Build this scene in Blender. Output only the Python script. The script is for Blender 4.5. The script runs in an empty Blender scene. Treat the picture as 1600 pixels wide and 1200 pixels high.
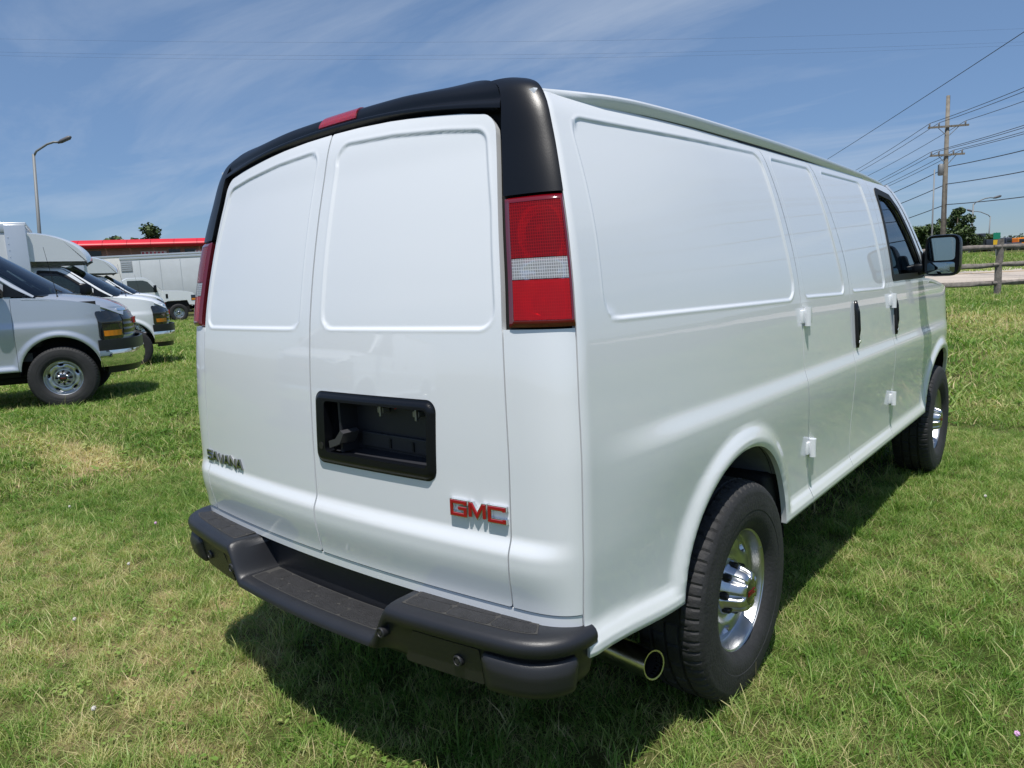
import bpy, math, random
import numpy as np
from mathutils import Vector, Matrix

random.seed(7)
RNG = np.random.default_rng(11)
scene = bpy.context.scene
COL = scene.collection
R = math.radians

# ------------------------------------------------------------------ camera
CAM = Vector((1.915, -0.869, 1.471))
YAW, PITCH, ROLL = R(-40.64), R(8.08), R(-2.74)
fw = Vector((math.sin(YAW), math.cos(YAW), 0)); rt = Vector((math.cos(YAW), -math.sin(YAW), 0)); up = Vector((0, 0, 1))
f2 = fw * math.cos(PITCH) - up * math.sin(PITCH); u2 = up * math.cos(PITCH) + fw * math.sin(PITCH)
r3 = rt * math.cos(ROLL) + u2 * math.sin(ROLL); u3 = u2 * math.cos(ROLL) - rt * math.sin(ROLL)
cd = bpy.data.cameras.new('camera'); cam = bpy.data.objects.new('camera', cd); COL.objects.link(cam)
cd.sensor_width = 36; cd.lens = 1111.7 / 1600 * 36; cd.clip_start = 0.05; cd.clip_end = 6000
m = Matrix((r3, u3, -f2)).transposed().to_4x4(); m.translation = CAM
cam.matrix_world = m
scene.camera = cam

# ------------------------------------------------------------------ sky, sun, exposure
SUN = Vector((0.20, -0.285, 1.0)).normalized()
sun_el = math.asin(SUN.z); sun_az = math.atan2(SUN.x, SUN.y)
world = bpy.data.worlds.new('World'); scene.world = world; world.use_nodes = True
wn = world.node_tree.nodes; wl = world.node_tree.links
for n in list(wn): wn.remove(n)
wo = wn.new('ShaderNodeOutputWorld'); bg = wn.new('ShaderNodeBackground'); bg.inputs['Strength'].default_value = 0.115
sky = wn.new('ShaderNodeTexSky'); sky.sky_type = 'NISHITA'; sky.sun_disc = False
sky.sun_elevation = sun_el; sky.sun_rotation = sun_az; sky.air_density = 1.0; sky.dust_density = 0.35; sky.ozone_density = 4.5; sky.altitude = 200
tc = wn.new('ShaderNodeTexCoord'); sep = wn.new('ShaderNodeSeparateXYZ'); wl.new(tc.outputs['Generated'], sep.inputs[0])
# thin high cloud: direction projected on a flat layer overhead
addz = wn.new('ShaderNodeMath'); addz.operation = 'ADD'; addz.inputs[1].default_value = 0.10; wl.new(sep.outputs['Z'], addz.inputs[0])
mx = wn.new('ShaderNodeMath'); mx.operation = 'MAXIMUM'; mx.inputs[1].default_value = 0.03; wl.new(addz.outputs[0], mx.inputs[0])
dx = wn.new('ShaderNodeMath'); dx.operation = 'DIVIDE'; wl.new(sep.outputs['X'], dx.inputs[0]); wl.new(mx.outputs[0], dx.inputs[1])
dy = wn.new('ShaderNodeMath'); dy.operation = 'DIVIDE'; wl.new(sep.outputs['Y'], dy.inputs[0]); wl.new(mx.outputs[0], dy.inputs[1])
cmb = wn.new('ShaderNodeCombineXYZ'); wl.new(dx.outputs[0], cmb.inputs[0]); wl.new(dy.outputs[0], cmb.inputs[1])
mp = wn.new('ShaderNodeMapping'); mp.inputs['Rotation'].default_value = (0, 0, R(-35)); mp.inputs['Scale'].default_value = (0.42, 1.15, 1); wl.new(cmb.outputs[0], mp.inputs['Vector'])
n1 = wn.new('ShaderNodeTexNoise'); n1.inputs['Scale'].default_value = 1.6; n1.inputs['Detail'].default_value = 9; n1.inputs['Roughness'].default_value = 0.62; n1.inputs['Distortion'].default_value = 0.5
wl.new(mp.outputs[0], n1.inputs['Vector'])
n2 = wn.new('ShaderNodeTexNoise'); n2.inputs['Scale'].default_value = 0.55; n2.inputs['Detail'].default_value = 3; wl.new(mp.outputs[0], n2.inputs['Vector'])
mulc = wn.new('ShaderNodeMath'); mulc.operation = 'MULTIPLY'; wl.new(n1.outputs['Fac'], mulc.inputs[0]); wl.new(n2.outputs['Fac'], mulc.inputs[1])
cr = wn.new('ShaderNodeValToRGB'); cr.color_ramp.elements[0].position = 0.215; cr.color_ramp.elements[0].color = (0, 0, 0, 1)
cr.color_ramp.elements[1].position = 0.43; cr.color_ramp.elements[1].color = (0.46, 0.46, 0.46, 1); wl.new(mulc.outputs[0], cr.inputs[0])
hz = wn.new('ShaderNodeMapRange'); hz.interpolation_type = 'SMOOTHSTEP'; hz.inputs[1].default_value = -0.02; hz.inputs[2].default_value = 0.42; hz.inputs[3].default_value = 0.0; hz.inputs[4].default_value = 1.0; wl.new(sep.outputs['Z'], hz.inputs[0])
hzc = wn.new('ShaderNodeMixRGB'); hzc.inputs[1].default_value = (0.54, 0.62, 0.78, 1); hzc.inputs[2].default_value = (1.06, 1.04, 1.02, 1); wl.new(hz.outputs[0], hzc.inputs[0])
skm = wn.new('ShaderNodeVectorMath'); skm.operation = 'MULTIPLY'; wl.new(sky.outputs[0], skm.inputs[0]); wl.new(hzc.outputs[0], skm.inputs[1])   # hazier, duller air low down
mixc = wn.new('ShaderNodeMixRGB'); wl.new(cr.outputs[0], mixc.inputs[0]); wl.new(skm.outputs[0], mixc.inputs[1]); mixc.inputs[2].default_value = (5.2, 5.8, 6.7, 1)
wl.new(mixc.outputs[0], bg.inputs['Color']); wl.new(bg.outputs[0], wo.inputs['Surface'])
sl = bpy.data.lights.new('sun', 'SUN'); sl.energy = 5.0; sl.angle = R(0.53); sl.color = (1.0, 0.965, 0.91)
so = bpy.data.objects.new('sun', sl); COL.objects.link(so); so.rotation_euler = SUN.to_track_quat('Z', 'Y').to_euler(); so.location = (0, 0, 30)
scene.cycles.max_bounces = 7; scene.cycles.diffuse_bounces = 3; scene.cycles.glossy_bounces = 3; scene.cycles.transparent_max_bounces = 8
vs = scene.view_settings; vs.view_transform = 'Standard'; vs.look = 'None'; vs.exposure = 0.0; vs.gamma = 1.0; vs.use_curve_mapping = False

# ------------------------------------------------------------------ materials
MATS = {}
def nt(m): return m.node_tree.nodes, m.node_tree.links
def mat(name, col, rough=0.5, metal=0.0, coat=0.0, spec=0.5, bump=0.0, bscale=40.0, var=0.0, vscale=5.0, coat_rough=0.03):
    if name in MATS: return MATS[name]
    m = bpy.data.materials.new(name); m.use_nodes = True; N, L = nt(m); p = N['Principled BSDF']
    p.inputs['Base Color'].default_value = (*col, 1); p.inputs['Roughness'].default_value = rough; p.inputs['Metallic'].default_value = metal
    p.inputs['Coat Weight'].default_value = coat; p.inputs['Coat Roughness'].default_value = coat_rough; p.inputs['Specular IOR Level'].default_value = spec
    if var > 0 or bump > 0:
        t = N.new('ShaderNodeTexCoord')
    if var > 0:
        n = N.new('ShaderNodeTexNoise'); n.inputs['Scale'].default_value = vscale; n.inputs['Detail'].default_value = 6; L.new(t.outputs['Object'], n.inputs['Vector'])
        r = N.new('ShaderNodeValToRGB'); a = [max(0, c * (1 - var)) for c in col]; b = [min(1, c * (1 + var)) for c in col]
        r.color_ramp.elements[0].color = (*a, 1); r.color_ramp.elements[0].position = 0.3; r.color_ramp.elements[1].color = (*b, 1); r.color_ramp.elements[1].position = 0.7
        L.new(n.outputs['Fac'], r.inputs[0]); L.new(r.outputs[0], p.inputs['Base Color'])
    if bump > 0:
        n = N.new('ShaderNodeTexNoise'); n.inputs['Scale'].default_value = bscale; n.inputs['Detail'].default_value = 4; L.new(t.outputs['Object'], n.inputs['Vector'])
        b = N.new('ShaderNodeBump'); b.inputs['Strength'].default_value = bump; b.inputs['Distance'].default_value = 0.01; L.new(n.outputs['Fac'], b.inputs['Height']); L.new(b.outputs[0], p.inputs['Normal'])
    MATS[name] = m; return m

def paint(name, col, metal=0.0, rough=0.35):
    """car paint under clear coat: slight orange peel and a dusting of grime"""
    m = mat(name, col, rough, metal, coat=1.0, spec=0.5); m.node_tree.nodes['Principled BSDF'].inputs['Coat IOR'].default_value = 1.62
    N, L = nt(m); p = N['Principled BSDF']; t = N.new('ShaderNodeTexCoord')
    n = N.new('ShaderNodeTexNoise'); n.inputs['Scale'].default_value = 9; n.inputs['Detail'].default_value = 5; L.new(t.outputs['Object'], n.inputs['Vector'])
    b = N.new('ShaderNodeBump'); b.inputs['Strength'].default_value = 0.035; b.inputs['Distance'].default_value = 0.004; L.new(n.outputs['Fac'], b.inputs['Height'])
    L.new(b.outputs[0], p.inputs['Coat Normal'])
    n2 = N.new('ShaderNodeTexNoise'); n2.inputs['Scale'].default_value = 3; n2.inputs['Detail'].default_value = 8; L.new(t.outputs['Object'], n2.inputs['Vector'])
    r = N.new('ShaderNodeMapRange'); r.inputs[1].default_value = .35; r.inputs[2].default_value = .75; r.inputs[3].default_value = .005; r.inputs[4].default_value = .035
    L.new(n2.outputs['Fac'], r.inputs[0]); L.new(r.outputs[0], p.inputs['Coat Roughness'])
    return m
WHITE = paint('white_paint', (0.765, 0.788, 0.808))
SILVER = paint('silver_paint', (0.44, 0.48, 0.54), metal=0.45, rough=0.38)
BLACKP = mat('black_plastic', (0.0040, 0.0048, 0.0068), 0.33, spec=.35, bump=0.05, bscale=500)
TRIMB = mat('gloss_black_trim', (0.010, 0.010, 0.012), 0.22)
BUMPM = mat('bumper_plastic', (0.0145, 0.0155, 0.019), 0.40, bump=0.10, bscale=420, var=.12, vscale=7)
PADM = mat('tread_plastic', (0.022, 0.022, 0.024), 0.60, bump=0.9, bscale=260, var=.25, vscale=30)
GROOVE = mat('dusty_groove', (0.042, 0.041, 0.039), 0.8)
GUARDM = mat('guard_plastic', (0.017, 0.0175, 0.020), 0.45, bump=.1, bscale=420)
LINER = mat('underbody_black', (0.008, 0.008, 0.008), 0.85)
RUBBER = mat('tyre_rubber', (0.020, 0.020, 0.021), 0.72, bump=.25, bscale=90, var=.25, vscale=14)
SEAL = mat('seal_black', (0.006, 0.006, 0.006), 0.6)
CHROME = mat('chrome', (0.82, 0.83, 0.84), 0.06, 1.0)
STEEL = mat('polished_wheel', (0.56, 0.57, 0.58), 0.30, 1.0, bump=.05, bscale=30)
EXH = mat('exhaust_steel', (0.58, 0.56, 0.53), 0.24, 1.0, var=.1, vscale=20)
REDM = mat('emblem_red', (0.33, 0.003, 0.008), 0.3, coat=.8)
SEATM = mat('seat_cloth', (0.07, 0.072, 0.075), 0.9)
DASH = mat('dash_plastic', (0.03, 0.03, 0.032), 0.7)
AMBER = mat('amber_lens', (0.75, 0.23, 0.01), 0.15, coat=1.0)
MIRROR = mat('mirror_glass', (0.26, 0.33, 0.35), 0.02, 1.0)
INNERW = mat('wheelhouse_grey', (0.20, 0.21, 0.215), 0.8, var=.3, vscale=6)

def glass(name, tint=(0.10, 0.13, 0.13), refl=(0.9, 0.95, 1.0)):
    m = bpy.data.materials.new(name); m.use_nodes = True; N, L = nt(m)
    for n in list(N): N.remove(n)
    o = N.new('ShaderNodeOutputMaterial'); t = N.new('ShaderNodeBsdfTransparent'); t.inputs[0].default_value = (*tint, 1)
    g = N.new('ShaderNodeBsdfGlossy'); g.inputs['Roughness'].default_value = 0.01; g.inputs['Color'].default_value = (*refl, 1)
    fr = N.new('ShaderNodeFresnel'); fr.inputs['IOR'].default_value = 1.55; mxs = N.new('ShaderNodeMixShader')
    L.new(fr.outputs[0], mxs.inputs[0]); L.new(t.outputs[0], mxs.inputs[1]); L.new(g.outputs[0], mxs.inputs[2]); L.new(mxs.outputs[0], o.inputs[0])
    MATS[name] = m; return m
GLASS = glass('cab_glass', (0.17, 0.22, 0.22))

def lens(name, col, diff, mixd, gridc=.20):
    """moulded lamp lens: tinted clear plastic with a fine square grid moulded in, gloss on top"""
    m = bpy.data.materials.new(name); m.use_nodes = True; N, L = nt(m)
    for n in list(N): N.remove(n)
    o = N.new('ShaderNodeOutputMaterial'); t = N.new('ShaderNodeBsdfTransparent'); t.inputs[0].default_value = (*col, 1)
    d = N.new('ShaderNodeBsdfPrincipled'); d.inputs['Base Color'].default_value = (*diff, 1); d.inputs['Roughness'].default_value = .5; d.inputs['Specular IOR Level'].default_value = .15
    tcn = N.new('ShaderNodeTexCoord'); br = N.new('ShaderNodeTexBrick'); br.offset = 0; br.inputs['Scale'].default_value = 1
    br.inputs['Brick Width'].default_value = .0075; br.inputs['Row Height'].default_value = .0075; br.inputs['Mortar Size'].default_value = .0011; br.inputs['Mortar Smooth'].default_value = .6
    cx = N.new('ShaderNodeSeparateXYZ'); L.new(tcn.outputs['Object'], cx.inputs[0]); ad = N.new('ShaderNodeMath'); ad.operation = 'ADD'; L.new(cx.outputs[0], ad.inputs[0]); L.new(cx.outputs[1], ad.inputs[1])
    cc = N.new('ShaderNodeCombineXYZ'); L.new(ad.outputs[0], cc.inputs[0]); L.new(cx.outputs[2], cc.inputs[1]); L.new(cc.outputs[0], br.inputs['Vector'])
    mr = N.new('ShaderNodeMapRange'); mr.inputs[3].default_value = mixd; mr.inputs[4].default_value = min(1, mixd + gridc); L.new(br.outputs['Fac'], mr.inputs[0])
    m1 = N.new('ShaderNodeMixShader'); L.new(mr.outputs[0], m1.inputs[0]); L.new(t.outputs[0], m1.inputs[1]); L.new(d.outputs[0], m1.inputs[2])
    g = N.new('ShaderNodeBsdfGlossy'); g.inputs['Roughness'].default_value = 0.04; fr = N.new('ShaderNodeFresnel'); fr.inputs['IOR'].default_value = 1.4
    m2 = N.new('ShaderNodeMixShader'); L.new(fr.outputs[0], m2.inputs[0]); L.new(m1.outputs[0], m2.inputs[1]); L.new(g.outputs[0], m2.inputs[2]); L.new(m2.outputs[0], o.inputs[0])
    MATS[name] = m; return m
LENSR = lens('red_lens', (0.95, 0.012, 0.012), (0.58, 0.003, 0.005), .24)
LENSR2 = lens('deep_red_lens', (0.90, 0.010, 0.012), (0.62, 0.003, 0.005), .48, .12)
LENSW = lens('clear_lens', (0.80, 0.83, 0.86), (0.74, 0.77, 0.81), .28, .34)
LAMPRED = mat('lamp_rim_red', (0.14, 0.002, 0.006), 0.12, coat=1.0)
HEADL = mat('smoked_headlamp', (0.012, 0.014, 0.016), 0.05, coat=1.0)

# ------------------------------------------------------------------ mesh helpers
def link(name, me, mt, parent=None, smooth=True):
    o = bpy.data.objects.new(name, me); COL.objects.link(o)
    if mt is not None and len(me.materials) == 0: me.materials.append(mt)
    if smooth and len(me.polygons): me.polygons.foreach_set('use_smooth', [True] * len(me.polygons))
    if parent is not None: o.parent = parent
    return o
def mesh_np(name, V, F):
    me = bpy.data.meshes.new(name); V = np.asarray(V, float)
    if isinstance(F, np.ndarray):
        k = F.shape[1]; n = len(F); me.vertices.add(len(V)); me.vertices.foreach_set('co', V.ravel()); me.loops.add(n * k); me.loops.foreach_set('vertex_index', F.ravel().astype(np.int32))
        me.polygons.add(n); me.polygons.foreach_set('loop_start', np.arange(0, n * k, k, dtype=np.int32)); me.update(calc_edges=True); me.validate()
    else:
        me.from_pydata([tuple(v) for v in V], [], F); me.update()
    return me
class MB:
    """collects shapes for ONE mesh"""
    def __init__(s): s.V = []; s.F = []
    def add(s, V, F):
        b = len(s.V); s.V += [tuple(v) for v in V]; s.F += [tuple(i + b for i in f) for f in F]; return s
    def box(s, x0, x1, y0, y1, z0, z1, bev=0.0):
        if bev <= 0:
            V = [(x, y, z) for x in (x0, x1) for y in (y0, y1) for z in (z0, z1)]
            return s.add(V, [(0, 1, 3, 2), (4, 6, 7, 5), (0, 4, 5, 1), (2, 3, 7, 6), (0, 2, 6, 4), (1, 5, 7, 3)])
        b = min(bev, .49 * min(abs(x1 - x0), abs(y1 - y0), abs(z1 - z0)))
        import bmesh
        bm = bmesh.new(); bmesh.ops.create_cube(bm, size=1)
        for v in bm.verts: v.co = Vector(((x0 + x1) / 2 + v.co.x * (x1 - x0), (y0 + y1) / 2 + v.co.y * (y1 - y0), (z0 + z1) / 2 + v.co.z * (z1 - z0)))
        bmesh.ops.bevel(bm, geom=bm.edges[:], offset=b, segments=3, profile=.5, affect='EDGES'); bm.verts.index_update()
        s.add([v.co[:] for v in bm.verts], [[v.index for v in f.verts] for f in bm.faces]); bm.free(); return s
    def tube(s, pts, rad, n=10, cap=True):
        pts = [Vector(p) for p in pts]; rr = rad if isinstance(rad, (list, tuple)) else [rad] * len(pts); V = []; F = []
        prev = None
        for i, p in enumerate(pts):
            t = (pts[min(i + 1, len(pts) - 1)] - pts[max(i - 1, 0)]).normalized()
            a = prev if prev is not None else (Vector((0, 0, 1)) if abs(t.z) < .9 else Vector((1, 0, 0)))
            a = (a - t * a.dot(t)).normalized(); prev = a; b = t.cross(a)
            V += [p + (a * math.cos(2 * math.pi * k / n) + b * math.sin(2 * math.pi * k / n)) * rr[i] for k in range(n)]
        for i in range(len(pts) - 1):
            for k in range(n): F.append((i * n + k, i * n + (k + 1) % n, (i + 1) * n + (k + 1) % n, (i + 1) * n + k))
        if cap: F += [tuple(range(n - 1, -1, -1)), tuple((len(pts) - 1) * n + k for k in range(n))]
        return s.add(V, F)
    def lathe_x(s, prof, cx=0, cy=0, cz=0, n=48, rad_mod=None):
        """prof: list of (x, r) spun round an axis parallel to x"""
        V = []; F = []; m_ = len(prof)
        for k in range(n):
            a = 2 * math.pi * k / n
            for (x, r) in prof:
                q = r if rad_mod is None else rad_mod(x, r, a)
                V.append((cx + x, cy + q * math.cos(a), cz + q * math.sin(a)))
        for k in range(n):
            k2 = (k + 1) % n
            for j in range(m_ - 1): F.append((k * m_ + j, k2 * m_ + j, k2 * m_ + j + 1, k * m_ + j + 1))
        return s.add(V, F)
    def prism(s, poly, mapf, d0, d1):
        """2-D outline extruded between depths d0 and d1; mapf(u,v,d)->xyz"""
        n = len(poly); V = [mapf(u, v, d0) for u, v in poly] + [mapf(u, v, d1) for u, v in poly]
        F = [tuple(range(n - 1, -1, -1)), tuple(range(n, 2 * n))] + [(i, (i + 1) % n, n + (i + 1) % n, n + i) for i in range(n)]
        return s.add(V, F)
    def build(s, name, mt, parent=None, smooth=False, auto=None):
        me = mesh_np(name, s.V, s.F)
        import bmesh
        bm = bmesh.new(); bm.from_mesh(me); bmesh.ops.recalc_face_normals(bm, faces=bm.faces[:])
        if auto is not None:
            for e in bm.edges:
                if len(e.link_faces) == 2 and e.calc_face_angle(0) > auto: e.smooth = False
            smooth = True
        bm.to_mesh(me); bm.free()
        return link(name, me, mt, parent, smooth)

def sstep(a, b, x):
    t = np.clip((x - a) / (b - a), 0, 1); return t * t * (3 - 2 * t)
def spl(pts):
    """smooth curve through points (monotone cubic)"""
    P = np.array(pts, float); x, y = P[:, 0], P[:, 1]; h = np.diff(x); d = np.diff(y) / h; mm = np.zeros(len(x)); mm[0] = d[0]; mm[-1] = d[-1]
    for i in range(1, len(x) - 1):
        mm[i] = 0 if d[i - 1] * d[i] <= 0 else (h[i - 1] + h[i]) * 3 / ((2 * h[i] + h[i - 1]) / d[i - 1] + (h[i] + 2 * h[i - 1]) / d[i])
    def f(q):
        q = np.clip(np.asarray(q, float), x[0], x[-1]); i = np.clip(np.searchsorted(x, q) - 1, 0, len(x) - 2); t = (q - x[i]) / h[i]
        return (2 * t**3 - 3 * t**2 + 1) * y[i] + (t**3 - 2 * t**2 + t) * h[i] * mm[i] + (-2 * t**3 + 3 * t**2) * y[i + 1] + (t**3 - t**2) * h[i] * mm[i + 1]
    return f
def sd_poly(poly, r=0.0):
    """signed distance (negative inside) to a polygon with corners rounded by r"""
    P = np.array(poly, float)
    if r > 0:   # shrink the outline by r, then grow it back
        n = len(P); area = sum(P[i, 0] * P[(i + 1) % n, 1] - P[(i + 1) % n, 0] * P[i, 1] for i in range(n)); sg = 1 if area > 0 else -1; Q = []
        for i in range(n):
            a, b, c = P[i - 1], P[i], P[(i + 1) % n]; e1 = (b - a) / np.linalg.norm(b - a); e2 = (c - b) / np.linalg.norm(c - b)
            n1_ = np.array([-e1[1], e1[0]]) * sg; n2_ = np.array([-e2[1], e2[0]]) * sg; k = n1_ + n2_; Q.append(b + k * r / max(.2, (k @ n1_)))
        P = np.array(Q)
    def f(a, b):
        a = np.asarray(a, float); b = np.asarray(b, float); d = np.full(a.shape, 1e9); s = np.ones(a.shape); n = len(P)
        for i in range(n):
            v0 = P[i]; v1 = P[i - 1]; ex, ey = v1 - v0; wx = a - v0[0]; wy = b - v0[1]
            t = np.clip((wx * ex + wy * ey) / (ex * ex + ey * ey), 0, 1); d = np.minimum(d, (wx - ex * t)**2 + (wy - ey * t)**2)
            c1 = b >= v0[1]; c2 = b < v1[1]; c3 = ex * wy > ey * wx
            s = np.where((c1 & c2 & c3) | (~c1 & ~c2 & ~c3), -s, s)
        return s * np.sqrt(d) - r
    return f
def lines(a, b, step, dense=(), dstep=.004, w=.022):
    """grid lines from a to b, close together near the places in dense"""
    xs = set(np.round(np.linspace(a, b, max(2, int((b - a) / step) + 1)), 5))
    L_ = sorted(xs)
    D = []
    for c in dense:
        ww = w
        if isinstance(c, tuple): c, ww = c
        D += [v for v in np.arange(c - ww, c + ww + 1e-9, dstep) if a < v < b]
    if D:
        D = sorted(D); keep = [x for x in L_ if min(abs(np.array(D) - x)) > dstep * .9 or x in (a, b)]
        L_ = sorted(keep + D)
    out = [L_[0]]
    for v in L_[1:]:
        if v - out[-1] > dstep * .55: out.append(v)
    out[-1] = b; return np.array(out)
def panel(name, A, B, surf, mt, parent, disp=None, hole=None, fold=.02, flip=False, mirror=False, off=0.0):
    """A, B: 2-D arrays of the two surface coordinates; surf -> points; disp outward; hole(a,b)<0 is cut away"""
    A = A.copy(); B = B.copy(); nv, nu = A.shape
    keepv = np.ones(A.shape, bool)
    if hole is not None:
        D = hole(A, B); neg = D < 0; adj = np.zeros(A.shape, bool)
        for dy_ in (-1, 0, 1):
            for dx_ in (-1, 0, 1):
                S = np.roll(np.roll(~neg, dy_, 0), dx_, 1)
                if dy_ == 1: S[0] = False
                if dy_ == -1: S[-1] = False
                if dx_ == 1: S[:, 0] = False
                if dx_ == -1: S[:, -1] = False
                adj |= S
        snap = neg & adj
        e = 1e-4
        for it in range(6):
            d0 = hole(A, B); ga = (hole(A + e, B) - hole(A - e, B)) / (2 * e); gb = (hole(A, B + e) - hole(A, B - e)) / (2 * e); g2 = np.maximum(ga * ga + gb * gb, .05)
            A = np.where(snap, A - d0 * ga / g2 * .9, A); B = np.where(snap, B - d0 * gb / g2 * .9, B)
        keepv = (~neg) | snap
    P = np.stack(surf(A, B), -1)
    du = np.gradient(P, axis=1); dv = np.gradient(P, axis=0); Nn = np.cross(du, dv); Nn /= np.maximum(np.linalg.norm(Nn, axis=-1, keepdims=True), 1e-9)
    if flip: Nn = -Nn
    o_ = np.full(A.shape, off)
    if disp is not None: o_ = o_ + disp(A, B)
    P = P + Nn * o_[..., None]
    I = np.arange(nv * nu).reshape(nv, nu)
    F = np.stack([I[:-1, :-1], I[:-1, 1:], I[1:, 1:], I[1:, :-1]], -1).reshape(-1, 4)
    kf = keepv.ravel()[F].all(1)
    if hole is not None:
        ca = A.ravel()[F].mean(1); cb = B.ravel()[F].mean(1); kf &= hole(ca, cb) > -1e-4
    F = F[kf]
    if flip: F = F[:, ::-1]
    V = P.reshape(-1, 3); NN = Nn.reshape(-1, 3)
    if fold > 0:
        E = np.concatenate([F[:, [0, 1]], F[:, [1, 2]], F[:, [2, 3]], F[:, [3, 0]]]); S = np.sort(E, 1); key = S[:, 0].astype(np.int64) * (nv * nu) + S[:, 1]
        uq, inv, cnt = np.unique(key, return_inverse=True, return_counts=True); be = E[cnt[inv] == 1]
        bv, bi = np.unique(be, return_inverse=True); bi = bi.reshape(be.shape); n0 = len(V); nb = len(bv)
        V = np.concatenate([V, V[bv], V[bv] - NN[bv] * fold])
        Fb = np.stack([bi[:, 1] + n0, bi[:, 0] + n0, bi[:, 0] + n0 + nb, bi[:, 1] + n0 + nb], -1); F = np.concatenate([F, Fb])
    used = np.unique(F); rem = np.full(len(V), -1); rem[used] = np.arange(len(used)); V = V[used]; F = rem[F]
    if mirror: V = V * np.array([-1, 1, 1]); F = F[:, ::-1]
    return link(name, mesh_np(name, V, F), mt, parent)
def grid(us, vs_): return np.meshgrid(us, vs_)
def tag(o, label=None, cat=None, group=None, kind=None):
    if label: o['label'] = label
    if cat: o['category'] = cat
    if group: o['group'] = group
    if kind: o['kind'] = kind
    return o
def empty(name, loc=(0, 0, 0), rz=0, label=None, cat=None, group=None):
    o = bpy.data.objects.new(name, None); COL.objects.link(o); o.location = loc; o.rotation_euler = (0, 0, rz); o.empty_display_size = .2
    return tag(o, label, cat, group)
# ================================================================== the van: body surface
hw_f = spl([(.40,.945),(.50,.953),(.62,.955),(.80,.963),(1.0,.965),(1.2,.957),(1.36,.946),(1.45,.937),(1.6,.914),(1.75,.884),(1.85,.857),(1.90,.840),(1.935,.820),(1.96,.797),(1.985,.745),(2.0,.685),(2.02,.54),(2.035,.3)])
yr_f = spl([(.40,.40),(.64,.386),(.80,.384),(1.0,.387),(1.2,.396),(1.36,.411),(1.5,.434),(1.65,.466),(1.8,.505),(1.95,.552),(1.98,.575),(2.0,.60),(2.02,.65),(2.035,.75)])
cw_f = spl([(.40,.145),(1.55,.145),(1.8,.122),(1.95,.088),(2.0,.06),(2.035,.04)])
cd_f = spl([(.40,.15),(1.3,.15),(1.67,.112),(1.9,.10),(2.035,.08)])
tap = lambda z: .010 + .022 * sstep(1.55, 1.93, z)      # the body draws in towards the top of its rear corners
KR, NN_, LY = .074, 3.2, .72
def corner(z):
    hw = hw_f(z) - tap(z); yr = yr_f(z); cw = cw_f(z); xr = hw - cw; p0 = yr + KR * xr * xr; p1 = p0 + 2 * KR * xr * cw; p2 = np.maximum(yr + cd_f(z), p1 + .02)
    return hw, xr, cw, yr, p0, p1, p2
def ring(a, z):
    s = np.sign(a) + (a == 0); q = np.abs(a); hw, xr, cw, yr, p0, p1, p2 = corner(z); t = np.clip(q - 1, 0, 1)
    x = np.where(q < 1, q * xr, hw - (1 - t)**2 * cw); y = np.where(q < 1, yr + KR * (q * xr)**2, (1 - t)**2 * p0 + 2 * t * (1 - t) * p1 + t * t * p2 + np.maximum(q - 2, 0))
    return s * x, y, z
def side(y, z):
    hw, xr, cw, yr, p0, p1, p2 = corner(z); A_ = p0 - 2 * p1 + p2; B_ = 2 * (p1 - p0); C_ = p0 - y
    t = np.clip((-B_ + np.sqrt(np.maximum(B_ * B_ - 4 * A_ * C_, 0))) / (2 * A_), 0, 1); x = hw - (1 - t)**2 * cw + tap(z) * sstep(.55, 1.45, y)
    k = np.clip((y - 4.9) / LY, 0, .999); x = x * (1 - k**NN_)**(1 / NN_)
    return x, y, z
def seam_corner(z): return ring(np.full(np.shape(z), 1.765), z)[1]
s1 = spl([(.45,2.155),(.73,2.112),(1.04,2.05),(1.36,2.04),(1.95,1.925)])
s2 = spl([(.45,2.735),(1.04,2.725),(1.34,2.72),(1.95,2.49)])
s3 = spl([(.45,3.53),(1.0,3.51),(1.31,3.47),(1.95,3.395)])
WY = (1.42, 4.85)
def d_arch(y, z, yc, r=.425): return np.sqrt((y - yc)**2 + np.maximum(z - .455, 0)**2) - r
def zlo(y): return .487 + .045 * (1 - sstep(.5, 1.0, y))
_bd = np.array([-.03, 0, .012, .03, .05, .07, .085]); _bo = np.array([.013, .015, .021, .020, .012, .003, 0])
def band(y, z):
    d = np.minimum(np.minimum(d_arch(y, z, WY[0]), d_arch(y, z, WY[1])), z - zlo(y)); return np.interp(d, _bd, _bo)
def crease(y, z): return .014 * sstep(.72, .985, z) * (1 - sstep(1.0, 1.085, z)) * sstep(.52, 1.0, y) * (1 - .6 * sstep(4.9, 5.3, y))
def inset(sd, depth=.0055, w=.004):
    def f(a, b):
        d = sd(a, b); return -depth * (1 - sstep(-w, w, d)) + .0009 * np.exp(-((d - w - .003) / .004)**2)
    return f
P1 = sd_poly([(.645,1.372),(1.992,1.358),(1.885,1.912),(.685,1.885)], .06)
P2 = sd_poly([(2.105,1.362),(2.648,1.353),(2.455,1.908),(1.99,1.905)], .035)
P3 = sd_poly([(2.772,1.36),(3.385,1.352),(3.25,1.905),(2.605,1.905)], .035)
i1, i2, i3 = inset(P1), inset(P2), inset(P3)
def dside(y, z): return band(y, z) + crease(y, z)
G = .0028
VDEN = [.985, 1.005, 1.03, 1.06, (1.362, .026), (1.903, .026), .50, .53, .56]
ZTOP = 1.945
def sgrid(L_, R_, us, vs_, top=None):
    U, Z = grid(us, vs_); return L_(Z) + (R_(Z) - L_(Z)) * U, Z
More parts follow.
